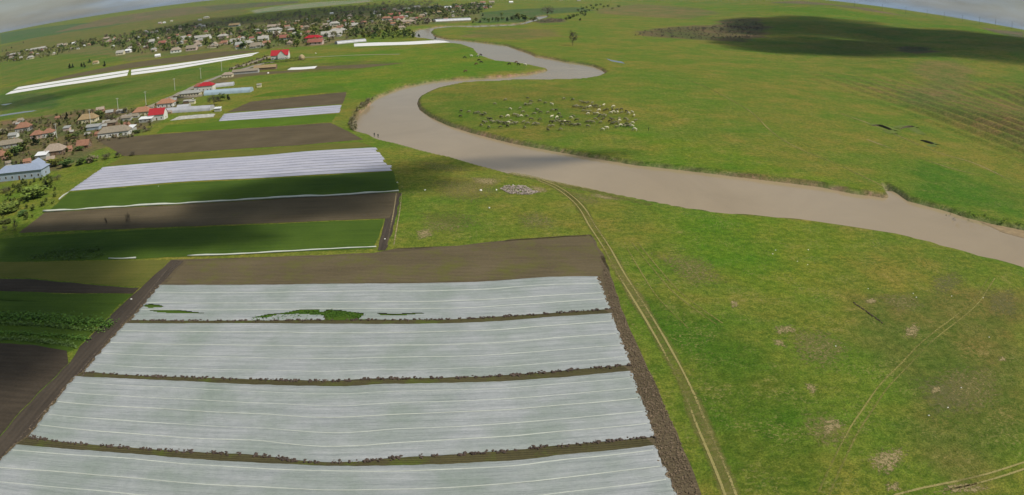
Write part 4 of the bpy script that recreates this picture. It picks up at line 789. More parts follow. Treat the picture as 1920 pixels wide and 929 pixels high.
# ------------------------------------------------------------------ buildings
def tile_mat(name, c, var=0.25, rough=0.8, rib=0.3):
    m = bpy.data.materials.new(name); m.use_nodes = True; nt = m.node_tree; b = nt.nodes['Principled BSDF']
    co = nd(nt, 'ShaderNodeTexCoord').outputs['Object']
    n = nd(nt, 'ShaderNodeTexNoise', {'Vector': co, 'Scale': 1.1, 'Detail': 6.0, 'Roughness': 0.7}).outputs[0]
    f = nd(nt, 'ShaderNodeMapRange', {0: n, 1: 0.3, 2: 0.7}).outputs[0]
    mx = nd(nt, 'ShaderNodeMix', {0: f, 6: tuple(x * (1 - var) for x in c) + (1,), 7: tuple(min(1, x * (1 + var)) for x in c) + (1,)}, data_type='RGBA').outputs[2]
    nt.links.new(mx, b.inputs['Base Color']); b.inputs['Roughness'].default_value = rough
    w = nd(nt, 'ShaderNodeTexWave', {'Vector': co, 'Scale': 0.314 / rib, 'Distortion': 0.2}, wave_type='BANDS', bands_direction='X').outputs[1]
    bp = nd(nt, 'ShaderNodeBump', {'Strength': 0.7, 'Distance': 0.04, 'Height': w}); nt.links.new(bp.outputs[0], b.inputs['Normal'])
    return m
ROOF = {'red': tile_mat('red_metal_roof', (0.42, 0.018, 0.022), 0.12, 0.45), 'terra': tile_mat('terracotta_tiles', (0.30, 0.145, 0.085), 0.35), 'orange': tile_mat('orange_tiles', (0.37, 0.18, 0.10), 0.3),
        'brick': tile_mat('brick_red_tiles', (0.28, 0.10, 0.065), 0.3), 'tan': tile_mat('weathered_tan_tiles', (0.27, 0.225, 0.16), 0.3), 'ochre': tile_mat('ochre_thatch', (0.32, 0.225, 0.11), 0.3), 'beige': tile_mat('beige_tiles', (0.34, 0.27, 0.20), 0.3),
        'grey': tile_mat('grey_asbestos_sheets', (0.32, 0.32, 0.29)), 'pale': tile_mat('pale_sheet_roof', (0.38, 0.36, 0.31), 0.25), 'white': tile_mat('white_metal_roof', (0.80, 0.80, 0.78), 0.06, 0.5), 'blue': tile_mat('blue_grey_metal_roof', (0.30, 0.35, 0.44), 0.12, 0.4)}
WALL = {'white': mat('white_plaster', (0.68, 0.67, 0.61), var=0.1, scale=0.7), 'cream': mat('cream_plaster', (0.66, 0.60, 0.40), var=0.12, scale=0.7), 'pink': mat('pinkish_plaster', (0.55, 0.42, 0.36), var=0.15, scale=0.7),
        'grey': mat('grey_plaster', (0.40, 0.40, 0.36), var=0.2, scale=0.7), 'blue': mat('blue_grey_wall', (0.34, 0.40, 0.46), var=0.15, scale=0.7), 'brown': mat('brown_boards', (0.22, 0.15, 0.10), var=0.25, scale=1.0), 'brickw': mat('brick_wall', (0.40, 0.24, 0.16), var=0.2, scale=1.5)}
M_GLASS = mat('window_glass', (0.03, 0.035, 0.04), rough=0.15, spec=0.5, var=0.1)
M_FRAME = mat('window_frame', (0.62, 0.58, 0.50), var=0.08)
M_DOOR = mat('wooden_door', (0.16, 0.09, 0.05), var=0.2)
WIN = MB(); WIN.box(-0.55, 0.55, -0.04, 0.02, 0, 1.25); WIN = WIN.mesh('window'); WIN.materials.append(M_FRAME)
PANE = MB(); PANE.box(-0.45, 0.45, -0.06, -0.041, 0.1, 1.15); PANE = PANE.mesh('pane'); PANE.materials.append(M_GLASS)
DOOR = MB(); DOOR.box(-0.5, 0.5, -0.05, 0.02, 0, 2.0); DOOR = DOOR.mesh('door'); DOOR.materials.append(M_DOOR)
def place(me, name, parent, x, y, z, rz=0.0):
    o = bpy.data.objects.new(name, me); col.objects.link(o); o.parent = parent; o.location = (x, y, z); o.rotation_euler = (0, 0, rz); return o
def gable_roof(L, W, h, rh, o=0.5, t=0.16):
    mb = MB(); s = rh / (W / 2); x = L / 2 + o * 0.7
    for k in (-1, 1):
        y = k * (W / 2 + o); ze = h - o * s
        v = [(-x, y, ze), (x, y, ze), (x, 0, h + rh), (-x, 0, h + rh)]
        v += [(a, b, c + t) for a, b, c in v]
        mb.add(v, [(0,1,2,3),(4,7,6,5),(0,4,5,1),(1,5,6,2),(2,6,7,3),(3,7,4,0)])
    return mb
def hip_roof(L, W, h, rh, o=0.5):
    mb = MB(); x, y = L / 2 + o, W / 2 + o; r = max(L / 2 - W / 2 * 0.8, 0.3)
    v = [(-x,-y,h),(x,-y,h),(x,y,h),(-x,y,h),(-x,-y,h+.14),(x,-y,h+.14),(x,y,h+.14),(-x,y,h+.14),(-r,0,h+rh),(r,0,h+rh)]
    mb.add(v, [(3,2,1,0),(0,1,5,4),(1,2,6,5),(2,3,7,6),(3,0,4,7),(4,5,9,8),(5,6,9),(6,7,8,9),(7,4,8)]); return mb
def body(root, L, W, h, rh, wall, roof, kind='gable', at=(0, 0, 0), rz=0.0, wins=3, door=True, chimney=True, back=False):
    T = Matrix.Translation(at) @ Matrix.Rotation(rz, 4, 'Z')
    mb = MB()
    if kind == 'gable':
        y = W / 2; x = L / 2; v = []
        for xx in (-x, x): v += [(xx,-y,-0.3),(xx,y,-0.3),(xx,y,h),(xx,0,h+rh-0.03),(xx,-y,h)]
        mb.add(v, [(4,3,2,1,0),(5,6,7,8,9),(0,5,9,4),(1,2,7,6),(0,1,6,5),(2,3,8,7),(3,4,9,8)])
        rf = gable_roof(L, W, h, rh)
    elif kind == 'hip':
        mb.box(-L/2, L/2, -W/2, W/2, -0.3, h - 0.01); rf = hip_roof(L, W, h, rh)
    else:   # lean-to / flat sheet roof, high at the back
        mb.box(-L/2, L/2, -W/2, W/2, -0.3, h - 0.05); rf = MB()
        x, y = L/2 + .35, W/2 + .35; rf.add([(-x,-y,h),(x,-y,h),(x,y,h+rh),(-x,y,h+rh),(-x,-y,h+.15),(x,-y,h+.15),(x,y,h+rh+.15),(-x,y,h+rh+.15)], [(3,2,1,0),(4,5,6,7),(0,1,5,4),(1,2,6,5),(2,3,7,6),(3,0,4,7)])
    for nm, b, mm in (('wall', mb, WALL[wall]), ('roof', rf, ROOF[roof])):
        me = b.mesh(nm); me.materials.append(mm); o = link(nm, me, [], parent=root); o.matrix_local = T
        if nm == 'roof' and chimney:
            c = MB(); c.box(-.35, .35, -.35, .35, h + rh * 0.3, h + rh + 0.9); cm = c.mesh('chimney'); cm.materials.append(WALL['brickw']); co_ = link('chimney', cm, [], parent=o); co_.location = (L * 0.18, W * 0.12, 0)
    def put(me, nm, x, y, z, r):
        p = T @ Vector((x, y, z)); o = place(me, nm, root, p.x, p.y, p.z, rz + r); return o
    for k in range(wins):
        x = -L/2 + L * (k + 0.5) / wins
        if door and k == wins // 2: put(DOOR, 'door', x + 0.3, -W/2, 0, 0); continue
        w_ = put(WIN, 'window', x, -W/2, 0.95, 0); link('pane', PANE, [], parent=w_)
    if wins:
        w_ = put(WIN, 'window', L/2, 0, 0.95, math.pi/2); link('pane', PANE, [], parent=w_)
def house(label, pos, yaw, *bodies, name='house', cat='house', group='houses of the near village', k=0.7):
    o = empty(name, (pos[0], pos[1], zat(*pos)), yaw); o.scale = (k, k, k); tag(o, label, cat, group)
    for b in bodies: body(o, **b)
    return o
def B(L, W, h, rh, wall, roof, kind='gable', **k): return dict(L=L, W=W, h=h, rh=rh, wall=wall, roof=roof, kind=kind, **k)
yw = 0.10
house('large house with blue-grey metal roof and a rear wing at the left border', (-197.6,245.1), 0.12, B(28, 9, 4.0, 2.6, 'blue', 'blue', 'hip', wins=7), B(9, 7, 3.6, 2.4, 'blue', 'blue', at=(3, 9, 0), rz=math.pi/2, wins=0, chimney=False), k=0.85)
house('small shed with a terracotta gable roof right of the beige house', (-197.1,296.1), yw, B(9.5, 6, 2.4, 3.0, 'brown', 'terra', wins=2, chimney=False), name='shed', cat='shed')
house('beige hip-roofed house with a low brown front', (-208.3,286.5), yw + 0.1, B(15, 10, 2.8, 4.2, 'brown', 'beige', 'hip', wins=4, chimney=False))
house('terracotta-roofed pinkish house with two wings near the white post', (-249.1,332.2), yw + 0.1, B(10, 8, 3.2, 3.0, 'pink', 'terra', 'hip', at=(-4.5, 0, 0), wins=3), B(9, 8, 3.2, 3.0, 'white', 'terra', 'hip', at=(5.5, 1.5, 0), wins=2, door=False))
house('leftmost terracotta hip-roofed house at the edge of the meadow', (-283.5,359.2), yw + 0.1, B(14, 9, 3.4, 4.2, 'grey', 'terra', 'hip', wins=4))
house('house with a shaggy ochre hip roof backed by trees', (-240.1,368.9), yw + 0.1, B(17, 9, 3.0, 4.0, 'cream', 'ochre', 'hip', wins=4))
house('long house with weathered tan hip roof and pale walls', (-192.6,319.5), yw + 0.12, B(24, 9, 3.4, 3.8, 'white', 'tan', 'hip', wins=6))
house('small shed with a tilted white sheet roof at the end of the long tan house', (-188,329.2), yw - 0.3, B(6, 5, 2.4, 1.6, 'grey', 'white', 'lean', wins=0, chimney=False), name='shed', cat='shed')
house('house with bright red roof, white gable end and white lean-to', (-186.8,358.5), yw, B(13, 9, 4.6, 4.0, 'white', 'red', wins=3), B(11, 6, 2.6, 1.0, 'grey', 'white', 'lean', at=(-7.5, -6.5, 0), wins=3, door=False, chimney=False))
house('orange hip-roofed house left of the bright red roof', (-206.5,377.1), yw, B(15, 9, 3.2, 3.6, 'cream', 'orange', 'hip', wins=4))
house('orange hip-roofed house behind the bright red roof', (-203.3,402.5), yw, B(15, 9, 3.2, 3.6, 'white', 'orange', 'hip', wins=4))
house('white house with dark red roof and balcony beside the blue polytunnel', (-201,461.5), yw, B(15, 10, 5.0, 3.2, 'white', 'red', 'hip', wins=4), B(8, 7, 4.6, 3.0, 'white', 'brick', 'hip', at=(-9, 3, 0), wins=0))
house('low grey-roofed house with a row of windows in front of the dark red roof', (-204.3,441.2), yw, B(20, 8, 2.8, 2.4, 'cream', 'grey', 'hip', wins=7, chimney=False))
house('cream house with a beige hip roof at the head of the long barn', (-213,531.3), yw, B(14, 9, 3.4, 3.0, 'cream', 'beige', 'hip', wins=4), k=0.6)
house('long low barn with a pale roof joined to the cream house', (-204.1,548.3), yw, B(30, 8, 3.0, 2.0, 'grey', 'tan', wins=0, chimney=False), name='barn', cat='barn')
house('barn with an ochre roof right of the long pale barn', (-193.5,565.9), yw, B(26, 9, 3.0, 2.6, 'brown', 'ochre', wins=0, chimney=False), name='barn', cat='barn')
o = house('white two-storey house with a bright red roof and front gable behind a dark hedge', (-207.2,650), yw, B(19, 11, 4.8, 5.0, 'white', 'red', wins=4), B(7, 8, 5.2, 4.2, 'white', 'red', at=(2.5, -3.5, 0), rz=math.pi/2, wins=0, chimney=False), k=0.85)
house('long tan-roofed house cut by the left border above the terracotta roof', (-258.6,313.3), yw + 0.1, B(22, 8, 2.8, 3.0, 'grey', 'tan', 'hip', wins=4))
house('terracotta-roofed house cut by the left border', (-242.6,284.5), yw + 0.1, B(9, 9, 3.0, 3.4, 'brickw', 'terra', 'hip', wins=2))
house('white sheet-roofed lean-to behind the blue-grey house', (-211.2,279.3), yw, B(9, 5, 2.4, 1.4, 'grey', 'white', 'lean', wins=0, chimney=False), name='shed', cat='shed')
house('grey-roofed shed behind the leftmost gardens', (-220,342.6), yw, B(12, 6, 2.4, 1.2, 'blue', 'grey', 'lean', wins=0, chimney=False), name='shed', cat='shed')
house('small green-roofed hut between the terracotta house and the grey shed', (-241.3,346.7), yw, B(6, 4, 2.2, 1.2, 'pink', 'grey', 'lean', wins=0, chimney=False), name='shed', cat='shed')
house('white-walled shed among bare trees at the left border', (-277.8,341), yw, B(9, 5, 2.4, 1.6, 'white', 'grey', wins=0, chimney=False), name='shed', cat='shed')
house('small pale sheet-roofed hut left of the orange roof', (-229.6,391.8), yw, B(9, 4, 2.0, 0.8, 'grey', 'pale', 'lean', wins=0, chimney=False), name='shed', cat='shed')
house('pale shed in the yard between the orange and tan roofs', (-209.7,363), yw, B(9, 5, 2.2, 1.0, 'grey', 'tan', 'lean', wins=0, chimney=False), name='shed', cat='shed')
house('low tan shed in the yard behind the long tan roof', (-213.9,351.5), yw, B(11, 5, 2.2, 1.0, 'brown', 'tan', 'lean', wins=0, chimney=False), name='shed', cat='shed')
house('small white hut by the bare bushy tree', (-156.1,371.5), yw, B(5, 4, 2.4, 0.6, 'grey', 'white', 'lean', wins=0, chimney=False), name='hut', cat='shed')
house('small cream kiosk on the grass right of the blue polytunnel', (-162.4,459.8), yw, B(4, 3, 2.6, 0.5, 'cream', 'pale', 'lean', wins=0, chimney=False), name='hut', cat='shed')
house('dark shed door front on the lawn between the polytunnels', (-191.7,409), yw, B(7, 4, 2.2, 0.6, 'brown', 'pale', 'lean', wins=0, chimney=False), name='shed', cat='shed')
house('small pale cabin on the lawn right of the dark shed', (-186.8,405.4), yw, B(5, 4, 2.4, 0.6, 'cream', 'pale', 'lean', wins=0, chimney=False), name='shed', cat='shed')

# polytunnels
M_POLY_B = mat('blue_polythene', (0.36, 0.45, 0.50), var=0.12, scale=0.3, rough=0.35, spec=0.5); M_POLY_G = mat('grey_polythene', (0.44, 0.44, 0.45), var=0.15, scale=0.3, rough=0.4, spec=0.4)
M_STEEL = mat('galvanised_steel', (0.5, 0.5, 0.5), rough=0.5, var=0.1)
def polytunnel(label, a, b, w, h, m):
    a, b = Vector(a), Vector(b); L = (b - a).length; yaw = math.atan2(b.y - a.y, b.x - a.x)
    root = empty('polytunnel', (a.x, a.y, 0), yaw); tag(root, label, 'polytunnel', 'polytunnels of the near village')
    n, k = max(4, int(L / 3)), 11; v = []; f = []
    arc = [(math.cos(math.pi * j / (k - 1)) * w / 2, (0.35 + 0.65 * math.sin(math.pi * j / (k - 1))) * h if 0 < j < k - 1 else 0.0) for j in range(k)]
    for i in range(n + 1):
        sag = -0.06 if i % 2 else 0
        for y, z in arc: v.append((L * i / n, y * (1 + sag * 0.3), max(z + sag, 0)))
    for i in range(n):
        for j in range(k - 1): q = i * k + j; f.append((q, q + k, q + k + 1, q + 1))
    link('cover', mesh('cover', v, f, True), m, parent=root)
    for x in (0.02, L - 0.02): link('end_panel', mesh('end_panel', [(x, y, z) for y, z in arc], [tuple(range(k))]), m, parent=root)
    hb = MB()
    for j in range(k - 1): hb.tube((0, arc[j][0] * 1.012, arc[j][1] * 1.012), (0, arc[j+1][0] * 1.012, arc[j+1][1] * 1.012), 0.035, 0.035, 4)
    hm = hb.mesh('hoop'); hm.materials.append(M_STEEL)
    for i in range(0, n + 1, 2): ho = link('hoop', hm, [], parent=root); ho.location = (L * i / n, 0, 0)
polytunnel('long pale blue polytunnel in front of the white house with a dark red roof', (-192.9,440.8), (-161.1,441.3), 7.5, 2.9, M_POLY_B)
polytunnel('short grey polytunnel behind the long blue one', (-202.2,476), (-187.8,479.6), 6, 2.4, M_POLY_G)
polytunnel('long grey-lilac polytunnel behind the fleece beds of the red-roofed house', (-194,379.1), (-162.4,378.3), 7, 2.6, M_POLY_G)
polytunnel('narrow grey polytunnel behind the longest grey-lilac one', (-189.7,390.7), (-182.3,391.5), 5, 2.2, M_POLY_G)
polytunnel('grey polytunnel left of the bright white fleece strip', (-187.7,789.6), (-159.5,808.3), 9, 3.2, M_POLY_G)
polytunnel('long pale polytunnel in the village beside the far river arm', (-121.5,1185.6), (-67.4,1213.4), 14, 4.0, M_POLY_G)

# the rest of the village, each house a thing of its own
def small_house_mesh(kind, roof, wall):
    mb = MB(); L, W, h, rh = 1.0, 0.62, 0.26, 0.24
    if kind == 'gable':
        y, x = W / 2, L / 2; v = []
        for xx in (-x, x): v += [(xx,-y,-.05),(xx,y,-.05),(xx,y,h),(xx,0,h+rh-.01),(xx,-y,h)]
        mb.add(v, [(4,3,2,1,0),(5,6,7,8,9),(0,5,9,4),(1,2,7,6),(0,1,6,5),(2,3,8,7),(3,4,9,8)]); r = gable_roof(L, W, h, rh, 0.04, 0.02)
    else:
        mb.box(-L/2, L/2, -W/2, W/2, -.05, h - .002); r = hip_roof(L, W, h, rh, 0.04)
        r.v = [(a, b, c if c <= h + 0.02 or c > h + 0.15 else h + 0.02) for a, b, c in r.v]
    mb.add(r.v, r.f, 1)
    for x in (-0.3, 0.05, 0.32): mb.box(x - .04, x + .04, -W/2 - .008, -W/2, .09, .20, 2)
    mb.box(0.2, 0.26, 0.05, 0.11, h, h + rh + 0.06, 0)
    me = mb.mesh('house'); me.materials.append(WALL[wall]); me.materials.append(ROOF[roof]); me.materials.append(M_GLASS); return me
SH = {}
def far_house(x, y, L, roof, kind, wall, label, group, yaw):
    if (kind, roof, wall) not in SH: SH[kind, roof, wall] = small_house_mesh(kind, roof, wall)
    o = link('house', SH[kind, roof, wall], [], loc=(x, y, zat(x, y)), rz=yaw); W = min(L * 0.62, 11) / 0.62; o.scale = (L, W, min(L, 13))
    return tag(o, label, 'house', group)
RW = {'pale': 'pale grey', 'white': 'bright white', 'terra': 'terracotta', 'brick': 'brick-red', 'red': 'red', 'tan': 'tan', 'orange': 'orange', 'grey': 'grey', 'beige': 'beige', 'ochre': 'ochre'}
listed = [(-365.5,1122.9,28.7,'pale','behind the red-roofed white house'),
 (-332.7,1031.6,13.2,'pale','behind the red-roofed white house'),
 (-283.1,912.4,17.1,'brick','close behind the red-roofed white house'),
 (-282.7,962.4,15.8,'pale','behind the red-roofed white house'),
 (-316.3,922.7,17.4,'pale','behind the red-roofed white house'),
 (-287.3,849.4,11.5,'terra','close behind the red-roofed white house'),
 (-234,868.8,24.4,'red','at the near village edge above the meadow'),
 (-212.7,798.1,20.7,'brick','at the meadow edge below the longest red roof'),
 (-226.1,929,32.8,'pale','left of the grey polytunnel'),
 (-231.7,989.4,27.6,'pale','behind the longest pale roof left of the grey polytunnel'),
 (-249.1,1078.4,12.6,'terra','left of the grey polytunnel'),
 (-237.1,1105.4,22.6,'pale','left of the grey polytunnel'),
 (-286.7,1199.5,21.1,'pale','left of the grey polytunnel'),
 (-273.2,1001.4,12.6,'terra','behind the longest red roof'),
 (-371.9,1066.4,10.5,'brick','behind the red-roofed white house'),
 (-376.2,1014.6,11.6,'brick','at the right end of the double fleece strip'),
 (-351.8,976.2,8.9,'brick','at the right end of the double fleece strip'),
 (-406.5,1246.8,28.1,'beige','behind the red-roofed white house'),
 (-238,1201.5,12.2,'terra','near the river neck'),
 (-423.9,1749.4,10.3,'white','against the dark woodland'),
 (-359.4,1450.3,8.5,'white','against the dark woodland'),
 (-316.5,857.8,19.6,'pale','at the right end of the double fleece strip'),
 (-287.3,810.4,14.8,'tan','at the right end of the double fleece strip'),
 (-225.7,1444.9,29.2,'brick','near the river neck'),
 (-216.1,1298,20.7,'terra','near the river neck'),
 (-191.7,1279.7,22.2,'brick','near the river neck'),
 (-178.3,1128.9,9.8,'orange','standing alone above the trees of the river neck'),
 (-159.3,1145.4,33,'beige','long one near the river neck'),
 (-149.2,1782.5,19.1,'white','tall one in the far quarter by the river arm'),
 (-236.4,1890.2,19,'pale','in the far quarter by the river arm'),
 (-245.1,1757.2,27.9,'pale','in the far quarter by the river arm'),
 (-183,1882.9,13.5,'pale','in the far quarter by the river arm'),
 (-474.8,1087.1,33.9,'pale','long one behind the long double fleece strip'),
 (-528.5,1129.2,16,'pale','behind the long double fleece strip'),
 (-592.8,1129,21.9,'pale','behind the long double fleece strip'),
 (-530.9,1054.9,15.2,'brick','behind the long double fleece strip'),
 (-539.5,955.3,13.3,'white','at the near left edge of the village'),
 (-536.8,928,15.3,'pale','at the near left edge of the village'),
 (-414.6,808.4,8.4,'white','closest to the left half of the double fleece strip'),
 (-430.3,1063.5,19.7,'pale','behind the long double fleece strip'),
 (-352,913.9,17.5,'pale','behind the long double fleece strip'),
 (-316.1,837.8,16.6,'grey','behind the right half of the double fleece strip'),
 (-579.2,1365.6,5.3,'white','behind the long double fleece strip'),
 (-721.8,1321.8,6.5,'white','behind the long double fleece strip'),
 (-791.4,1605.9,11.5,'pale','along the back of the village'),
 (-944.1,2200.4,23.9,'pale','on the slope behind the village'),
 (-916,2084.5,13,'pale','on the slope behind the village'),
 (-1099.1,2173.6,13.9,'pale','alone on the slope behind the village'),
 (-1085.1,2177,12.1,'white','alone on the slope behind the village'),
 (-1086.4,2236.5,10.6,'pale','alone on the slope behind the village'),
 (-1136.2,1537,57.3,'pale','longest shed at the far left'),
 (-1139.9,1435.2,44.5,'pale','long shed at the left border'),
 (-1075.2,1551.4,18.9,'tan','at the far left end of the village'),
 (-1036.9,1557,10.7,'white','at the far left end of the village'),
 (-874.7,1355.2,6.9,'white','at the far left end of the village'),
 (-919,1526.5,17.8,'beige','at the far left end of the village'),
 (-693.7,1173.5,5.8,'white','at the far left end of the village'),
 (-880.3,1163,15.6,'pale','at the far left end of the village'),
 (-1033.7,1292.6,14.2,'tan','at the far left end of the village'),
 (-390.5,858,17.5,'tan','at the near edge behind the ploughed strip'),
 (-408.7,848.4,16.2,'beige','at the near edge behind the ploughed strip'),
 (-508.6,813.1,9.6,'ochre','alone on the far left meadow'),
 (-561.8,1457.5,29,'ochre','at the foot of the dark woodland'),
 (-103.5,2084,20.8,'beige','in the farthest row beyond the river arm'),
 (-81.5,2162.8,18.5,'terra','in the farthest row beyond the river arm'),
 (-56.5,2199.6,18.8,'beige','in the farthest row beyond the river arm'),
 (-144.5,1978.2,11.3,'pale','in the farthest row beyond the river arm'),
 (-0.7,2189.2,14.1,'white','beyond the green fields past the river arm'),
 (215.7,2414.9,13.8,'beige','at the top of the picture above the slope bushes'),
 (160.8,2439.2,14,'terra','at the top of the picture above the slope bushes')]
seen = {}
for k, (x, y, L, roof, wh) in enumerate(listed):
    sz = 'long' if L > 32 else 'small' if L < 13 else 'mid-sized'
    lb = f'{sz} {RW[roof]}-roofed house {wh}'; seen[lb] = seen.get(lb, 0) + 1
    far_house(x, y, max(L * 0.8, 5.5), roof, 'hip' if k % 3 == 0 else 'gable', ('white', 'cream', 'grey', 'pink')[k % 4] if roof != 'white' else 'white', lb, lb.replace('house', 'houses'), 0.12 + 0.15 * math.sin(k * 1.7))
fill = [('tan', 3), ('beige', 3), ('terra', 3), ('pale', 3), ('grey', 2), ('brick', 1), ('ochre', 1)]
fr = [c for c, n in fill for _ in range(n)]
for zi, (zw, poly, n, kds) in enumerate(zones):
    for k, (x, y) in enumerate(scatter(poly, (18, 56, 62, 56)[zi], 90 + zi)):
        roof = fr[(k * 7 + zi) % len(fr)]
        far_house(x, y, random.uniform(6, 10.5), roof, 'hip' if k % 3 else 'gable', ('white', 'cream', 'grey', 'pink', 'brickw')[k % 5], f'small {RW[roof]}-roofed house in {zw}', f'{RW[roof]}-roofed houses in {zw}', random.choice([0.1, 0.2, 1.5, 0.0]) + random.uniform(-.15, .15))

for k, (x, y) in enumerate(scatter(yards, 34, 77)):
    roof = ('grey', 'tan', 'terra', 'pale', 'tan', 'beige')[k % 6]; o = far_house(x, y, random.uniform(3.0, 5.5), roof, 'gable', ('brown', 'grey', 'brickw')[k % 3], f'small {RW[roof]}-roofed outbuilding in the near village gardens', f'{RW[roof]}-roofed outbuildings', random.uniform(-.2, .4)); o['category'] = 'shed'; o.name = 'shed'

# hedges, haystack, poles
def hedge(label, pts, w, h):
    v = []; f = []; rv = random.Random(label); S = smooth_line(pts, 0.6)
    for q in S:
        for _ in range(9):
            x, y, z = q[0] + rv.gauss(0, .3), q[1] + rv.gauss(0, w / 3), rv.uniform(0.05, h); a, t = rv.uniform(0, 6.28), rv.uniform(-1, 1); s = rv.uniform(.2, .4)
            u = Vector((math.cos(a), math.sin(a), 0)) * s; p = Vector((-math.sin(a) * math.cos(t), math.cos(a) * math.cos(t), math.sin(t))) * s; c = Vector((x, y, z)); b = len(v)
            v += [c - u, c - p, c + u, c + p]; f.append((b, b+1, b+2, b+3))
    tag(link('hedge', mesh('hedge', v, f), LEAF['d']), label, 'hedge', 'hedges by the red-roofed white house')
hedge('dark clipped hedge directly below the red-roofed white house', [(-230.1,649.9),(-207.6,641.6),(-189.3,644.8)], 1.4, 1.6)
hedge('longer dark hedge in front of the hedge of the red-roofed white house', [(-223.2,621.5),(-199.7,616.7),(-177,625.6)], 1.4, 1.5)
def fence(label, pts, h, m):
    root = empty('fence'); tag(root, label, 'fence', 'garden fences'); S = smooth_line(pts, 2.5)
    pm = MB(); pm.box(-.06, .06, -.06, .06, 0, h + .1); pm = pm.mesh('post'); pm.materials.append(m)
    for q in S[::2]: o = link('post', pm, [], parent=root); o.location = (q[0], q[1], 0)
    for a, b in zip(S, S[1:]):
        d = b - a; L = float(np.linalg.norm(d)); bm_ = MB(); bm_.box(0.02, L - .02, -.02, .02, .1, h); me = bm_.mesh('panel'); me.materials.append(m)
        o = link('panel', me, [], parent=root); o.location = (a[0], a[1], 0); o.rotation_euler = (0, 0, math.atan2(d[1], d[0]))
M_FENCE = mat('weathered_boards', (0.36, 0.31, 0.24), var=0.25, scale=0.8)
fence('pale board fence along the road above the long barn', [(-231.8,585.6),(-226.3,607.8),(-225.9,635),(-224.6,677.9)], 1.7, M_FENCE)
fence('grey board fence in front of the low grey-roofed house', [(-216.7,438),(-204.4,431),(-192.5,434.4)], 1.4, M_FENCE)
fence('board fence along the road behind the orange roofs', [(-216.9,385.5),(-216.1,400.3),(-214.4,415.7),(-215.2,441.5)], 1.4, M_FENCE)
fence('board fence beside the yard of the ochre-roofed house', [(-218.9,349),(-217.9,362.8),(-218,377.9)], 1.4, M_FENCE)
def haystack(pos):
    rings = [(2.6, 0), (2.9, 1.2), (2.7, 2.4), (2.0, 3.6), (1.0, 4.3), (0.15, 4.6)]; n = 14; v = []; f = []
    for r, z in rings:
        for k in range(n): a = 2 * math.pi * k / n; s = 1 + 0.07 * math.sin(k * 2.3 + z); v.append((r * s * math.cos(a), r * s * math.sin(a), z))
    for i in range(len(rings) - 1):
        for k in range(n): f.append((i*n+k, i*n+(k+1) % n, (i+1)*n+(k+1) % n, (i+1)*n+k))
    f.append(tuple(range(len(v) - n, len(v))))
    tag(link('haystack', mesh('haystack', v, f), mat('hay', (0.40, 0.31, 0.17), var=0.3, scale=0.9, bump=0.08, bscale=3), loc=(pos[0], pos[1], 0)), 'round tan haystack at the right end of the hedges', 'haystack')
haystack((-181.8,632.2))
M_CONC = mat('concrete_pole', (0.55, 0.54, 0.48), var=0.1); M_WOODP = mat('timber_pole', (0.13, 0.11, 0.09), var=0.2)
def pole_meshes(m, h):
    a = MB(); a.tube((0, 0, -.3), (0, 0, h), h * 0.022, h * 0.013, 8); b = MB(); b.box(-.9, .9, -.06, .06, h - .5, h - .36); c = MB()
    c.tube((0, 0, 0), (0, 0, .22), .05, .03, 6)
    out = [a.mesh('post'), b.mesh('crossarm'), c.mesh('insulator')]
    for q in out: q.materials.append(m)
    return out
PM = {k: pole_meshes(m, h) for k, m, h in (('c', M_CONC, 8.5), ('t', M_WOODP, 9.0))}
def pole(x, y, k, label, group):
    o = empty('utility_pole', (x, y, zat(x, y)), 0.5); tag(o, label, 'utility pole', group); p = PM[k]; o.scale = (1, 1, 1) if k == 'c' else (1.9, 1.9, 1.7)
    link('post', p[0], [], parent=o); arm = link('crossarm', p[1], [], parent=o); h = 8.5 if k == 'c' else 9.0
    for s in (-.75, 0, .75): i = link('insulator', p[2], [], parent=arm); i.location = (s, 0, h - .36)
for x, y, lb in [(-224.8,416.1,'tall pale pole behind the red roof with the white gable'),
 (-231.9,475,'pale pole left of the grey-roofed house beside the road'),
 (-237.1,534.5,'pale pole behind the house with the dark red roof'),
 (-236.6,577.9,'pale pole by the road near the cream house'),
 (-231.8,322.2,'white post above the beige hip-roofed house'),
 (-233.5,360.8,'white post in front of the ochre-roofed house'),
 (-235,397.1,'thin pale pole on the meadow behind the tan roof')]:
    pole(x, y, 'c', lb, 'poles in the near village')
for k, (x, y) in enumerate([(835.7,1702.3),(863.3,1602.9),(904.5,1557.6),(940.3,1515.5),(966.5,1478.9),(984.1,1426.6),(909.7,1254.1),(928.2,1221.4),(952.1,1194.5)]):
    pole(x, y, 't', ('first', 'second', 'third', 'fourth', 'fifth', 'sixth', 'seventh', 'eighth', 'last')[k] + ' power pole from the left on the skyline of the right hill', 'power poles on the hill skyline')
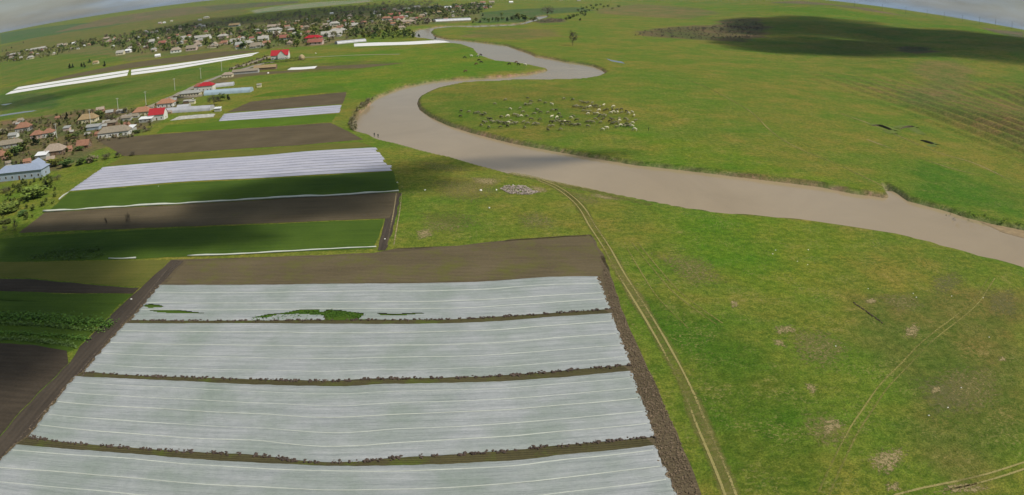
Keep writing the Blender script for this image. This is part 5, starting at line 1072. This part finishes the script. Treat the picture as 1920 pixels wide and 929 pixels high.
# ------------------------------------------------------------------ scarps where the slope has slipped
M_SCARP = mat('bare_earth_scarp', (0.10, 0.078, 0.05), var=0.35, scale=0.6, bump=0.1, bscale=2)
def scarp(label, pts, h, w):
    S = smooth_line(pts, 1.2); v = []; f = []; n = len(S)
    t = np.gradient(S, axis=0); t /= np.linalg.norm(t, axis=1)[:, None]; nr = np.stack([-t[:, 1], t[:, 0]], 1)
    for i, q in enumerate(S):
        k = math.sin(math.pi * (i + 0.3) / (n - 0.4)) ** 0.5 * (0.8 + 0.3 * wav(q[0], q[1], 3, .2)); s = nr[i] if nr[i][1] > 0 else -nr[i]
        for d, z in ((-0.15, -0.4), (0.0, -0.1), (0.25, h * k * 0.9), (0.5, h * k), (w * 0.5, h * k * 0.55), (w, -0.15)):
            x, y = q + s * d; v.append((x, y, zat(x, y) + z))
    for i in range(n - 1):
        for k in range(5): a = i * 6 + k; f.append((a, a + 6, a + 7, a + 1))
    me = mesh('earth_scarp', v, f); me.materials.append(M_SCARP); me.materials.append(bpy.data.materials['worn_turf'])
    me.polygons.foreach_set('material_index', [0 if k % 5 < 2 else 1 for k in range(len(f))])
    tag(link('earth_scarp', me, []), label, 'bank', 'slipped earth banks on the slope', 'structure')
mat('worn_turf', (0.13, 0.165, 0.03), var=0.25, scale=0.3)
scarp('longest dark earth scarp above the footpath', [(178.2,333.4),(182.6,333.3),(183.9,328.5),(184.4,322.4),(184.2,315.1)], 1.5, 7)
scarp('curved dark earth scarp right of the longest one', [(192.8,328.3),(199.3,333.9),(205,335.4),(204.3,326.3),(203,317.4)], 1.1, 6)
scarp('short dark earth scarp lowest on the slope', [(189.9,302.8),(191.6,298.8),(192.9,294.8),(192.4,289.5)], 1.3, 6)

# ------------------------------------------------------------------ animals and people: one continuous skin each
def skinned(name, pts, edges, subdiv=1):
    """joints (x, y, z, radius) grown into one surface"""
    me = bpy.data.meshes.new(name); me.from_pydata([p[:3] for p in pts], edges, []); o = bpy.data.objects.new(name, me); col.objects.link(o)
    sk = o.modifiers.new('skin', 'SKIN'); ss = o.modifiers.new('sub', 'SUBSURF'); ss.levels = ss.render_levels = subdiv
    for d, p in zip(me.skin_vertices[0].data, pts): d.radius = (p[3], p[3] if len(p) < 5 else p[4])
    me.skin_vertices[0].data[0].use_root = True
    dg = bpy.context.evaluated_depsgraph_get(); out = bpy.data.meshes.new_from_object(o.evaluated_get(dg)); bpy.data.objects.remove(o); out.name = name
    out.polygons.foreach_set('use_smooth', [True] * len(out.polygons)); return out
def quadruped(name, s, grazing=True):
    b = [(-.42, 0, .62, .17), (-.15, 0, .64, .24), (.15, 0, .64, .24), (.38, 0, .63, .18), (.52, 0, .66 if not grazing else .52, .11), (.64, 0, .80 if not grazing else .26, .09), (.78, 0, .76 if not grazing else .10, .055)]
    e = [(0, 1), (1, 2), (2, 3), (3, 4), (4, 5), (5, 6)]
    for side in (-1, 1):
        for x, root, hind in ((.33, 3, False), (-.36, 0, True)):
            i = len(b)
            b += [(x, side * .12, .45, .09), (x + (-.06 if hind else .0), side * .12, .24, .05), (x + (-.02 if hind else .0), side * .12, .02, .04)]
            e += [(root, i), (i, i + 1), (i + 1, i + 2)]
    i = len(b); b.append((-.56, 0, .55, .05)); e.append((0, i)); i = len(b); b.append((-.60, 0, .40, .03)); e.append((i - 1, i))
    for side in (-1, 1): i = len(b); b.append((.60 if grazing else .60, side * .13, .32 if grazing else .84, .035)); e.append((5, i))
    return skinned(name, [tuple(c * s for c in p) for p in b], e)
SHEEP = {}
for k, c in (('w', (0.62, 0.57, 0.38)), ('g', (0.22, 0.205, 0.115)), ('d', (0.12, 0.11, 0.06))):
    for gr in (True, False):
        me = quadruped('sheep', 1.5, gr); me.materials.append(mat('wool_' + k, c, var=0.25, scale=3, bump=0.04)); SHEEP[k, gr] = me
SW = {'w': 'bright cream sheep', 'g': 'greyish fawn sheep', 'd': 'dark brown sheep'}
flock = [(-23.4,341.8,'g'),(-19.6,340,'g'),(-16.7,336.3,'g'),(-15.9,337.1,'g'),(-14.9,337.8,'g'),(-22.7,329,'d'),(-13.7,331.8,'d'),(-12.7,330.9,'d'),(-11.9,334.1,'g'),(-8.2,362,'g'),(-3,375.2,'g'),(-0.6,347.1,'w'),(4,348.9,'g'),(-1.7,327.7,'w'),(-4.4,325.5,'g'),(1.2,332,'g'),(2.1,330.3,'g'),(3,328.6,'g'),(4.2,328.3,'w'),(6.9,327.8,'g'),(8.4,379.4,'d'),(9.5,368.7,'d'),(6.6,361.5,'g'),(7.2,358.5,'g'),(9,360.1,'g'),(14.2,370.8,'g'),(16.8,364.6,'g'),(11.6,345.8,'g'),(12.3,343.4,'g'),(13.3,337.2,'d'),(5.2,338.9,'g'),(10.3,333.7,'g'),(19.7,360.2,'w'),(16.5,337.2,'g'),(19.1,342.6,'g'),(20.8,343.6,'d'),(17.7,325.9,'w'),(21.6,333.9,'g'),(20,324.6,'w'),(21.7,326,'d'),(-10,321.6,'d'),(-9,320.8,'d'),(-12,313.9,'g'),(-10.9,313.9,'g'),(-8.6,314.6,'g'),(-7.7,313.8,'g'),(-12.6,306.5,'g'),(-9.3,302.4,'g'),(-6.1,315.3,'g'),(-5.2,312.2,'g'),(-4.3,312.9,'g'),(-3.2,310.6,'d'),(-2.4,311.4,'d'),(-1.4,312.1,'w'),(-0.5,316.7,'g'),(0.2,309.8,'g'),(1.3,310.5,'g'),(2.3,312,'g'),(-1.6,304.7,'d'),(-4.5,302.7,'d'),(5,313.5,'g'),(6.8,309.8,'g'),(5.4,301.8,'g'),(9.1,309,'g'),(10.3,310.5,'g'),(11.1,309,'g'),(8.4,320.5,'d'),(12.3,319.7,'d'),(14.7,296.3,'d'),(15.6,304.7,'g'),(17,304.7,'g'),(19.9,297.7,'g'),(16.8,313.6,'d'),(18.1,313.6,'g'),(19.2,316.7,'g'),(20.4,319.1,'d'),(20.6,313.7,'g'),(21.8,313.7,'d'),(22.7,314.9,'w'),(23.5,313.7,'d'),(24.6,313.8,'d'),(23.3,307.8,'d'),(21.1,307.7,'g'),(25.3,307.1,'d'),(26.4,307.1,'g'),(27.6,307.9,'d'),(28.4,307.9,'g'),(26.2,324.8,'w'),(27.6,327.4,'g'),(28.3,318.5,'d')] + [(26.7,378.7,'g'),(31.2,375.6,'g'),(34.6,369.5,'g'),(35.4,367.4,'d'),(36.7,365.5,'g'),(38,366.6,'d'),(39.8,364.7,'g'),(31.3,356.2,'g'),(30.1,354.2,'g'),(31.8,353.3,'g'),(33.6,351.5,'d'),(34.5,347.8,'d'),(35.9,352.6,'g'),(37.7,354.3,'w'),(39.1,355.7,'d'),(40,351.9,'d'),(40.9,356.8,'d'),(42.6,355,'g'),(44.9,359.1,'w'),(49.2,355.2,'w'),(40.9,344.2,'w'),(33.2,342.3,'g'),(35,340.6,'g'),(36.3,340.7,'g'),(39.1,335.6,'w'),(34.8,335,'w'),(37.8,334.6,'g'),(43.3,344.8,'d'),(44.9,345.8,'d'),(47.6,346.9,'d'),(49.4,345.3,'d'),(52.1,348.3,'d'),(45.7,337.8,'w'),(47.2,340.2,'w'),(49,339,'w'),(51.1,340,'g'),(53.6,342.1,'d'),(53.8,337.1,'w'),(56.2,340.5,'w'),(55.6,331.8,'w'),(40.1,330.5,'g'),(41.7,331.5,'g'),(42.2,329,'g'),(38.8,326.3,'d'),(40.3,322.4,'d'),(36.6,320.5,'g'),(43.8,322.6,'d'),(44.4,321.1,'d'),(47.6,323.7,'g'),(50.4,323.1,'g'),(50.7,319.2,'g'),(47,318.9,'w'),(44.9,314.9,'g'),(45.9,313.4,'g'),(42.7,310.9,'d'),(43.8,313.3,'g'),(42.6,317,'d'),(45.8,307.5,'w'),(43.8,304.4,'g'),(47.2,308.3,'g'),(47.7,306.2,'g'),(49.1,310.7,'d'),(48.9,306.3,'d'),(50.1,308.5,'g'),(50.6,306.1,'w'),(52,313.6,'w'),(54.2,319.5,'g'),(50.4,298.3,'W'),(32.4,314.1,'d'),(33.5,314.9,'g'),(34.8,313.5,'g'),(38.2,314.4,'g'),(31.7,305.2,'g'),(37.2,298.5,'A'),(39.3,301.4,'Z')]
odd = {'W': 'large cream sheep at the lower right corner of the flock', 'A': 'left one of the two cream sheep apart below the flock', 'Z': 'right one of the two cream sheep apart below the flock'}
for k, (x, y, c) in enumerate(flock):
    cc = c if c in 'wgd' else 'w'; s = random.uniform(0.92, 1.12) * (1.25 if c == 'W' else 1.0)
    o = link('sheep', SHEEP[cc, k % 4 != 0], [], loc=(x, y, zat(x, y) + .01), rz=random.gauss(math.pi if k % 3 else 0.3, 0.5)); o.scale = (s, s, s)
    tag(o, odd.get(c) or f'{SW[cc]} in the flock, ' + ('left' if x < -8 else 'middle' if x < 22 else 'right') + (' upper' if y > 335 else ' lower') + ' part', 'sheep', f'{SW[cc]} of the flock')
COW = {}
for k, c in (('black', (0.03, 0.028, 0.025)), ('white', (0.62, 0.58, 0.46)), ('brown', (0.14, 0.08, 0.045))):
    me = quadruped('cow', 2.1, k != 'white'); me.materials.append(mat('hide_' + k, c, var=0.2, scale=1.5)); COW[k] = me
for x, y, c, lb in [(-36.9,590.7,'black','black cow leftmost of the herd near the river arm'),
 (-24.6,568.8,'black','black cow in the middle of the herd on the meadow tongue'),
 (-22.4,553.4,'black','black cow facing sideways below the herd'),
 (-25.5,542.8,'brown','brown cow lowest of the herd near the river arm'),
 (-32.1,602.8,'white','pale cow left of the other pale one in the herd'),
 (-26.9,602.1,'white','pale cow right of the other pale one in the herd'),
 (-25.1,610.8,'black','black cow at the water edge beside the pale ones'),
 (-1.5,541.1,'black','black cow leftmost of those near the tip of the meadow tongue'),
 (5,537.4,'black','black cow next to the pale one near the tip of the meadow tongue'),
 (3.6,551.8,'brown','brown cow on the bank near the tip of the meadow tongue'),
 (9.9,533.9,'white','pale cow nearest the tip of the meadow tongue'),
 (-30.6,497.7,'brown','brown cow lying low near the lower river arm')]:
    o = link('cow', COW[c], [], loc=(x, y, 0.0), rz=random.choice([0.2, 2.9, 3.6, -0.4])); tag(o, lb, 'cow', 'cattle on the meadow tongue')
def person_mesh(pose):
    a = 0.12 if pose == 'stand' else 0.3
    b = [(0, 0, .98, .14), (0, 0, 1.2, .15), (0, .0, 1.42, .14), (0, 0, 1.52, .06), (0, .02, 1.62, .085), (0, .02, 1.74, .08)]
    e = [(0, 1), (1, 2), (2, 3), (3, 4), (4, 5)]
    for s in (-1, 1):
        i = len(b); b += [(s * .10, 0, .88, .09), (s * .12, .03 * s, .48, .065), (s * .13, .04 * s - .02, .08, .05), (s * .13, .04 * s + .14, .03, .04)]; e += [(0, i), (i, i+1), (i+1, i+2), (i+2, i+3)]
        i = len(b); b += [(s * .20, 0, 1.40, .065), (s * .26, .02, 1.14, .05), (s * .24, a + .06, .95, .04), (s * .23, a + .10, .88, .035)]; e += [(2, i), (i, i+1), (i+1, i+2), (i+2, i+3)]
    return skinned('person', b, e, 1)
M_CLOTH = mat('dark_clothes', (0.045, 0.055, 0.04), var=0.3, scale=3)
pm = person_mesh('stand'); pm.materials.append(M_CLOTH); pm2 = person_mesh('reach'); pm2.materials.append(M_CLOTH)
for (x, y), me, rz, lb in (((-54.7,289), pm2, 0.3, 'person in dark clothes on the near bank, left of two'), ((-52.8,286.8), pm, -0.4, 'person in dark clothes standing on the near bank, right of two'), ((56.4,299.1), pm, 1.4, 'person in dark clothes standing alone right of the flock')):
    tag(link('person', me, [], loc=(x, y, 0.0), rz=rz), lb, 'person')

# ------------------------------------------------------------------ litter and heaps
M_BAG = mat('white_plastic', (0.82, 0.80, 0.72), var=0.08, scale=2, rough=0.5)
def lump(seed, sx, sy, sz, n=2):
    bm = bmesh.new(); bmesh.ops.create_icosphere(bm, subdivisions=n, radius=1.0); rv = random.Random(seed)
    for v in bm.verts: k = 1 + rv.uniform(-.3, .3); v.co = Vector((v.co.x * sx * k, v.co.y * sy * k, max(v.co.z, -.35) * sz * k))
    me = bpy.data.meshes.new('lump'); bm.to_mesh(me); bm.free(); return me
for k, (x, y, s, lb) in enumerate([(-9.1,209.3,0.8,'white plastic sack left of the grey rubble heap'),
 (-4.5,209.8,0.6,'white plastic sack touching the grey rubble heap'),
 (-6.1,192.1,0.6,'white plastic sack alone on the grass below the rubble heap'),
 (-81.3,130.6,0.5,'white bucket-sized sack on the dirt lane'),
 (-30.6,167.7,0.4,'small white scrap at the corner of the crop strip'),
 (0.4,214.9,0.5,'white scrap on top of the rubble heap'),
 (-35,219,0.5,'white scrap at the right end of the green crop strip'),
 (-25.5,210.3,0.6,'pale scrap on the grass right of the crop strip'),
 (-118.6,221.7,0.4,'white scrap on the crop beside the broad white fleece'),
 (-225.1,558.8,1.3,'white scrap beside the cream house'),
 (-181.9,537.8,1.6,'white drum on the grass below the ochre barn'),
 (-182.5,683.3,2,'pale round bale on the grass right of the red-roofed white house'),
 (-195.4,425.5,1,'white drum on the lawn by the bare bushy tree')]):
    me = lump(k, s * .5, s * .35, s * .4); me.materials.append(M_BAG); o = link('drum' if 'drum' in lb else 'hay_bale' if 'bale' in lb else 'plastic_scrap' if 'scrap' in lb else 'plastic_sack', me, [], loc=(x, y, s * .12), rz=k); tag(o, lb, 'litter', 'white litter')
for k, (x, y) in enumerate([(61.3,156.6),(62.9,159.1),(65.9,151.7),(67.7,149.6),(71.7,159.3),(77.1,135.2),(97,129.8),(105.4,128.2),(87.4,131.9),(87.1,129.9),(58.2,110),(65.3,85.2),(94.5,109.6),(76.3,92.3),(70.1,86.8)]):
    me = lump(40 + k, .17, .13, .1, 1); me.materials.append(M_BAG); tag(link('litter', me, [], loc=(x, y, .05)), 'tiny white scrap of litter on the near right meadow', 'litter', 'white scraps on the right meadow')
rub = np.array([(-3.7,211.5),(-1.5,215),(4,214.3),(6.3,209.1),(8.5,207.4),(4.6,204.7),(-0.7,205.8)])
clods('rubble_heap', scatter(rub, 420, 31), 0.10, 0.34, mat('grey_rubble', (0.34, 0.28, 0.23), var=0.4, scale=0.6), flat=0.55, label='grey heap of rubble on the meadow near the river', cat='rubble')
for (a, b) in (((70.2,128.4), (72.5,118.5)),):
    d = np.array(b) - np.array(a); pts = [np.array(a) + d * t + rng.normal(0, .12, 2) for t in np.linspace(0, 1, 90)]
    clods('soil_clods', pts, 0.06, 0.16, M_CLOD, label='dark line of turned earth across the right meadow', cat='soil')
# puddles on the far left meadow and the meadow pond
M_PUD = mat('puddle_water', (0.20, 0.21, 0.20), rough=0.12, var=0.1, scale=0.2, spec=0.5)
for nm, poly in (('puddle', [(-371.3,441.7),(-361.1,443.1),(-347,444.7),(-334,442.9),(-335.5,437.8),(-352.5,435.6),(-364.3,433.2)]), ('puddle', [(-422.7,504.5),(-413.9,504.9),(-406.6,503.6),(-409.2,495.8)]), ('pond', [(75.2,593.7),(78.9,582.1),(85,571.7),(85.2,556.7),(81.3,563.2),(76.5,573.7)])):
    sheet(nm, poly, M_PUD, 0.05, jitter=0.5)

# ------------------------------------------------------------------ low clouds whose shade falls on the plain
def cloud_mat(name, dens):
    m = bpy.data.materials.new(name); m.use_nodes = True; nt = m.node_tree; nt.nodes.clear()
    v = nd(nt, 'ShaderNodeVolumePrincipled', {'Color': (0.95, 0.95, 0.97, 1), 'Density': dens, 'Anisotropy': 0.4}); o = nd(nt, 'ShaderNodeOutputMaterial'); nt.links.new(v.outputs[0], o.inputs['Volume']); return m
def cloud(c, a, b, ang, seed, alt=700.0, th=16.0, m=None, label=''):
    bm = bmesh.new(); bmesh.ops.create_icosphere(bm, subdivisions=4, radius=1.0)
    for v in bm.verts:
        p = v.co; k = 1 + 0.24 * float(wav(p.x * 3 + seed, p.y * 3 + p.z * 2, 1.0, seed)) + 0.15 * float(wav(p.x * 7, p.y * 7 + seed, 1.0, p.z * 2))
        v.co = Vector((p.x * a * k, p.y * b * k, p.z * th * (1 + 0.6 * (k - 1))))
    me = bpy.data.meshes.new('cloud'); bm.to_mesh(me); bm.free()
    p = Vector((c[0], c[1], zat(*c))) + sunv * (alt / sunv.z)
    o = link('cloud', me, m, loc=p, rz=ang); tag(o, label, 'cloud', 'low clouds', 'structure')
CL = ((-120, 128, 36, 46, 0.1, 700, 16, 1.6, 'cloud above the lower left plots'), (-112, 171, 54, 15, 0.05, 700, 14, 1.8, 'cloud above the left end of the crop strips'), (-66, 204, 34, 27, 0.4, 700, 16, 1.5, 'cloud above the dark ploughed strip'),
      (-40, 222, 24, 16, 0.2, 720, 14, 1.1, 'cloud above the end of the green crop strip'), (-12, 245, 40, 10, 0.25, 700, 9, 0.7, 'thin cloud above the river bend'), (24, 256, 24, 6, 0.1, 700, 6, 0.6, 'thin cloud above the flock meadow'),
      (-385, 505, 85, 24, 0.65, 900, 22, 0.6, 'cloud above the far left meadow'), (330, 800, 120, 110, 0.2, 1000, 40, 2.0, 'large cloud above the hillside scrub'), (520, 770, 190, 130, 0.3, 1100, 40, 2.0, 'large cloud above the right hill'),
      (470, 1120, 150, 280, -0.3, 1250, 45, 1.9, 'long cloud above the hill crest'), (650, 960, 130, 170, 0.3, 1250, 40, 1.9, 'cloud above the far side of the right hill'), (-560, 1900, 420, 480, 0.2, 1500, 60, 0.9, 'large cloud above the woodland behind the village'))
for k, (x, y, a, b, an, alt, th, od, lb) in enumerate(CL): cloud((x, y), a, b, an, k + 1, alt, th, cloud_mat('cloud', 1.55 * od / (2.6 * th)), lb)

# ------------------------------------------------------------------ spring haze over the plain
def haze():
    mb = MB(); mb.box(-15500, 15500, -15500, 15500, -5, 110); me = mb.mesh('haze')
    m = bpy.data.materials.new('haze'); m.use_nodes = True; nt = m.node_tree; nt.nodes.clear()
    v = nd(nt, 'ShaderNodeVolumePrincipled', {'Color': (0.55, 0.75, 1.0, 1), 'Density': 0.00003, 'Anisotropy': 0.2}); o = nd(nt, 'ShaderNodeOutputMaterial'); nt.links.new(v.outputs[0], o.inputs['Volume'])
    tag(link('haze', me, m), 'thin spring haze over the plain', 'haze', kind='stuff')
haze()

# ------------------------------------------------------------------ labels of look-alikes: which one, counted from the left
ONES = 'first second third fourth fifth sixth seventh eighth ninth tenth eleventh twelfth thirteenth fourteenth fifteenth sixteenth seventeenth eighteenth nineteenth'.split()
TENS = {2: 'twenty', 3: 'thirty', 4: 'forty', 5: 'fifty', 6: 'sixty', 7: 'seventy', 8: 'eighty', 9: 'ninety'}
def ordinal(n):
    if n < 20: return ONES[n - 1]
    t, u = divmod(n, 10); return TENS[t][:-1] + 'ieth' if not u else TENS[t] + '-' + ONES[u - 1]
same = {}
for o in sc.objects:
    if o.parent is None and o.get('label') and o.get('kind') not in ('structure', 'stuff'): same.setdefault(o['label'], []).append(o)
for lb, os_ in same.items():
    if len(os_) > 1:
        for k, o in enumerate(sorted(os_, key=lambda q: math.atan2(q.location.x, q.location.y))): o['label'] = f'{lb}, {ordinal(k + 1)} from the left'
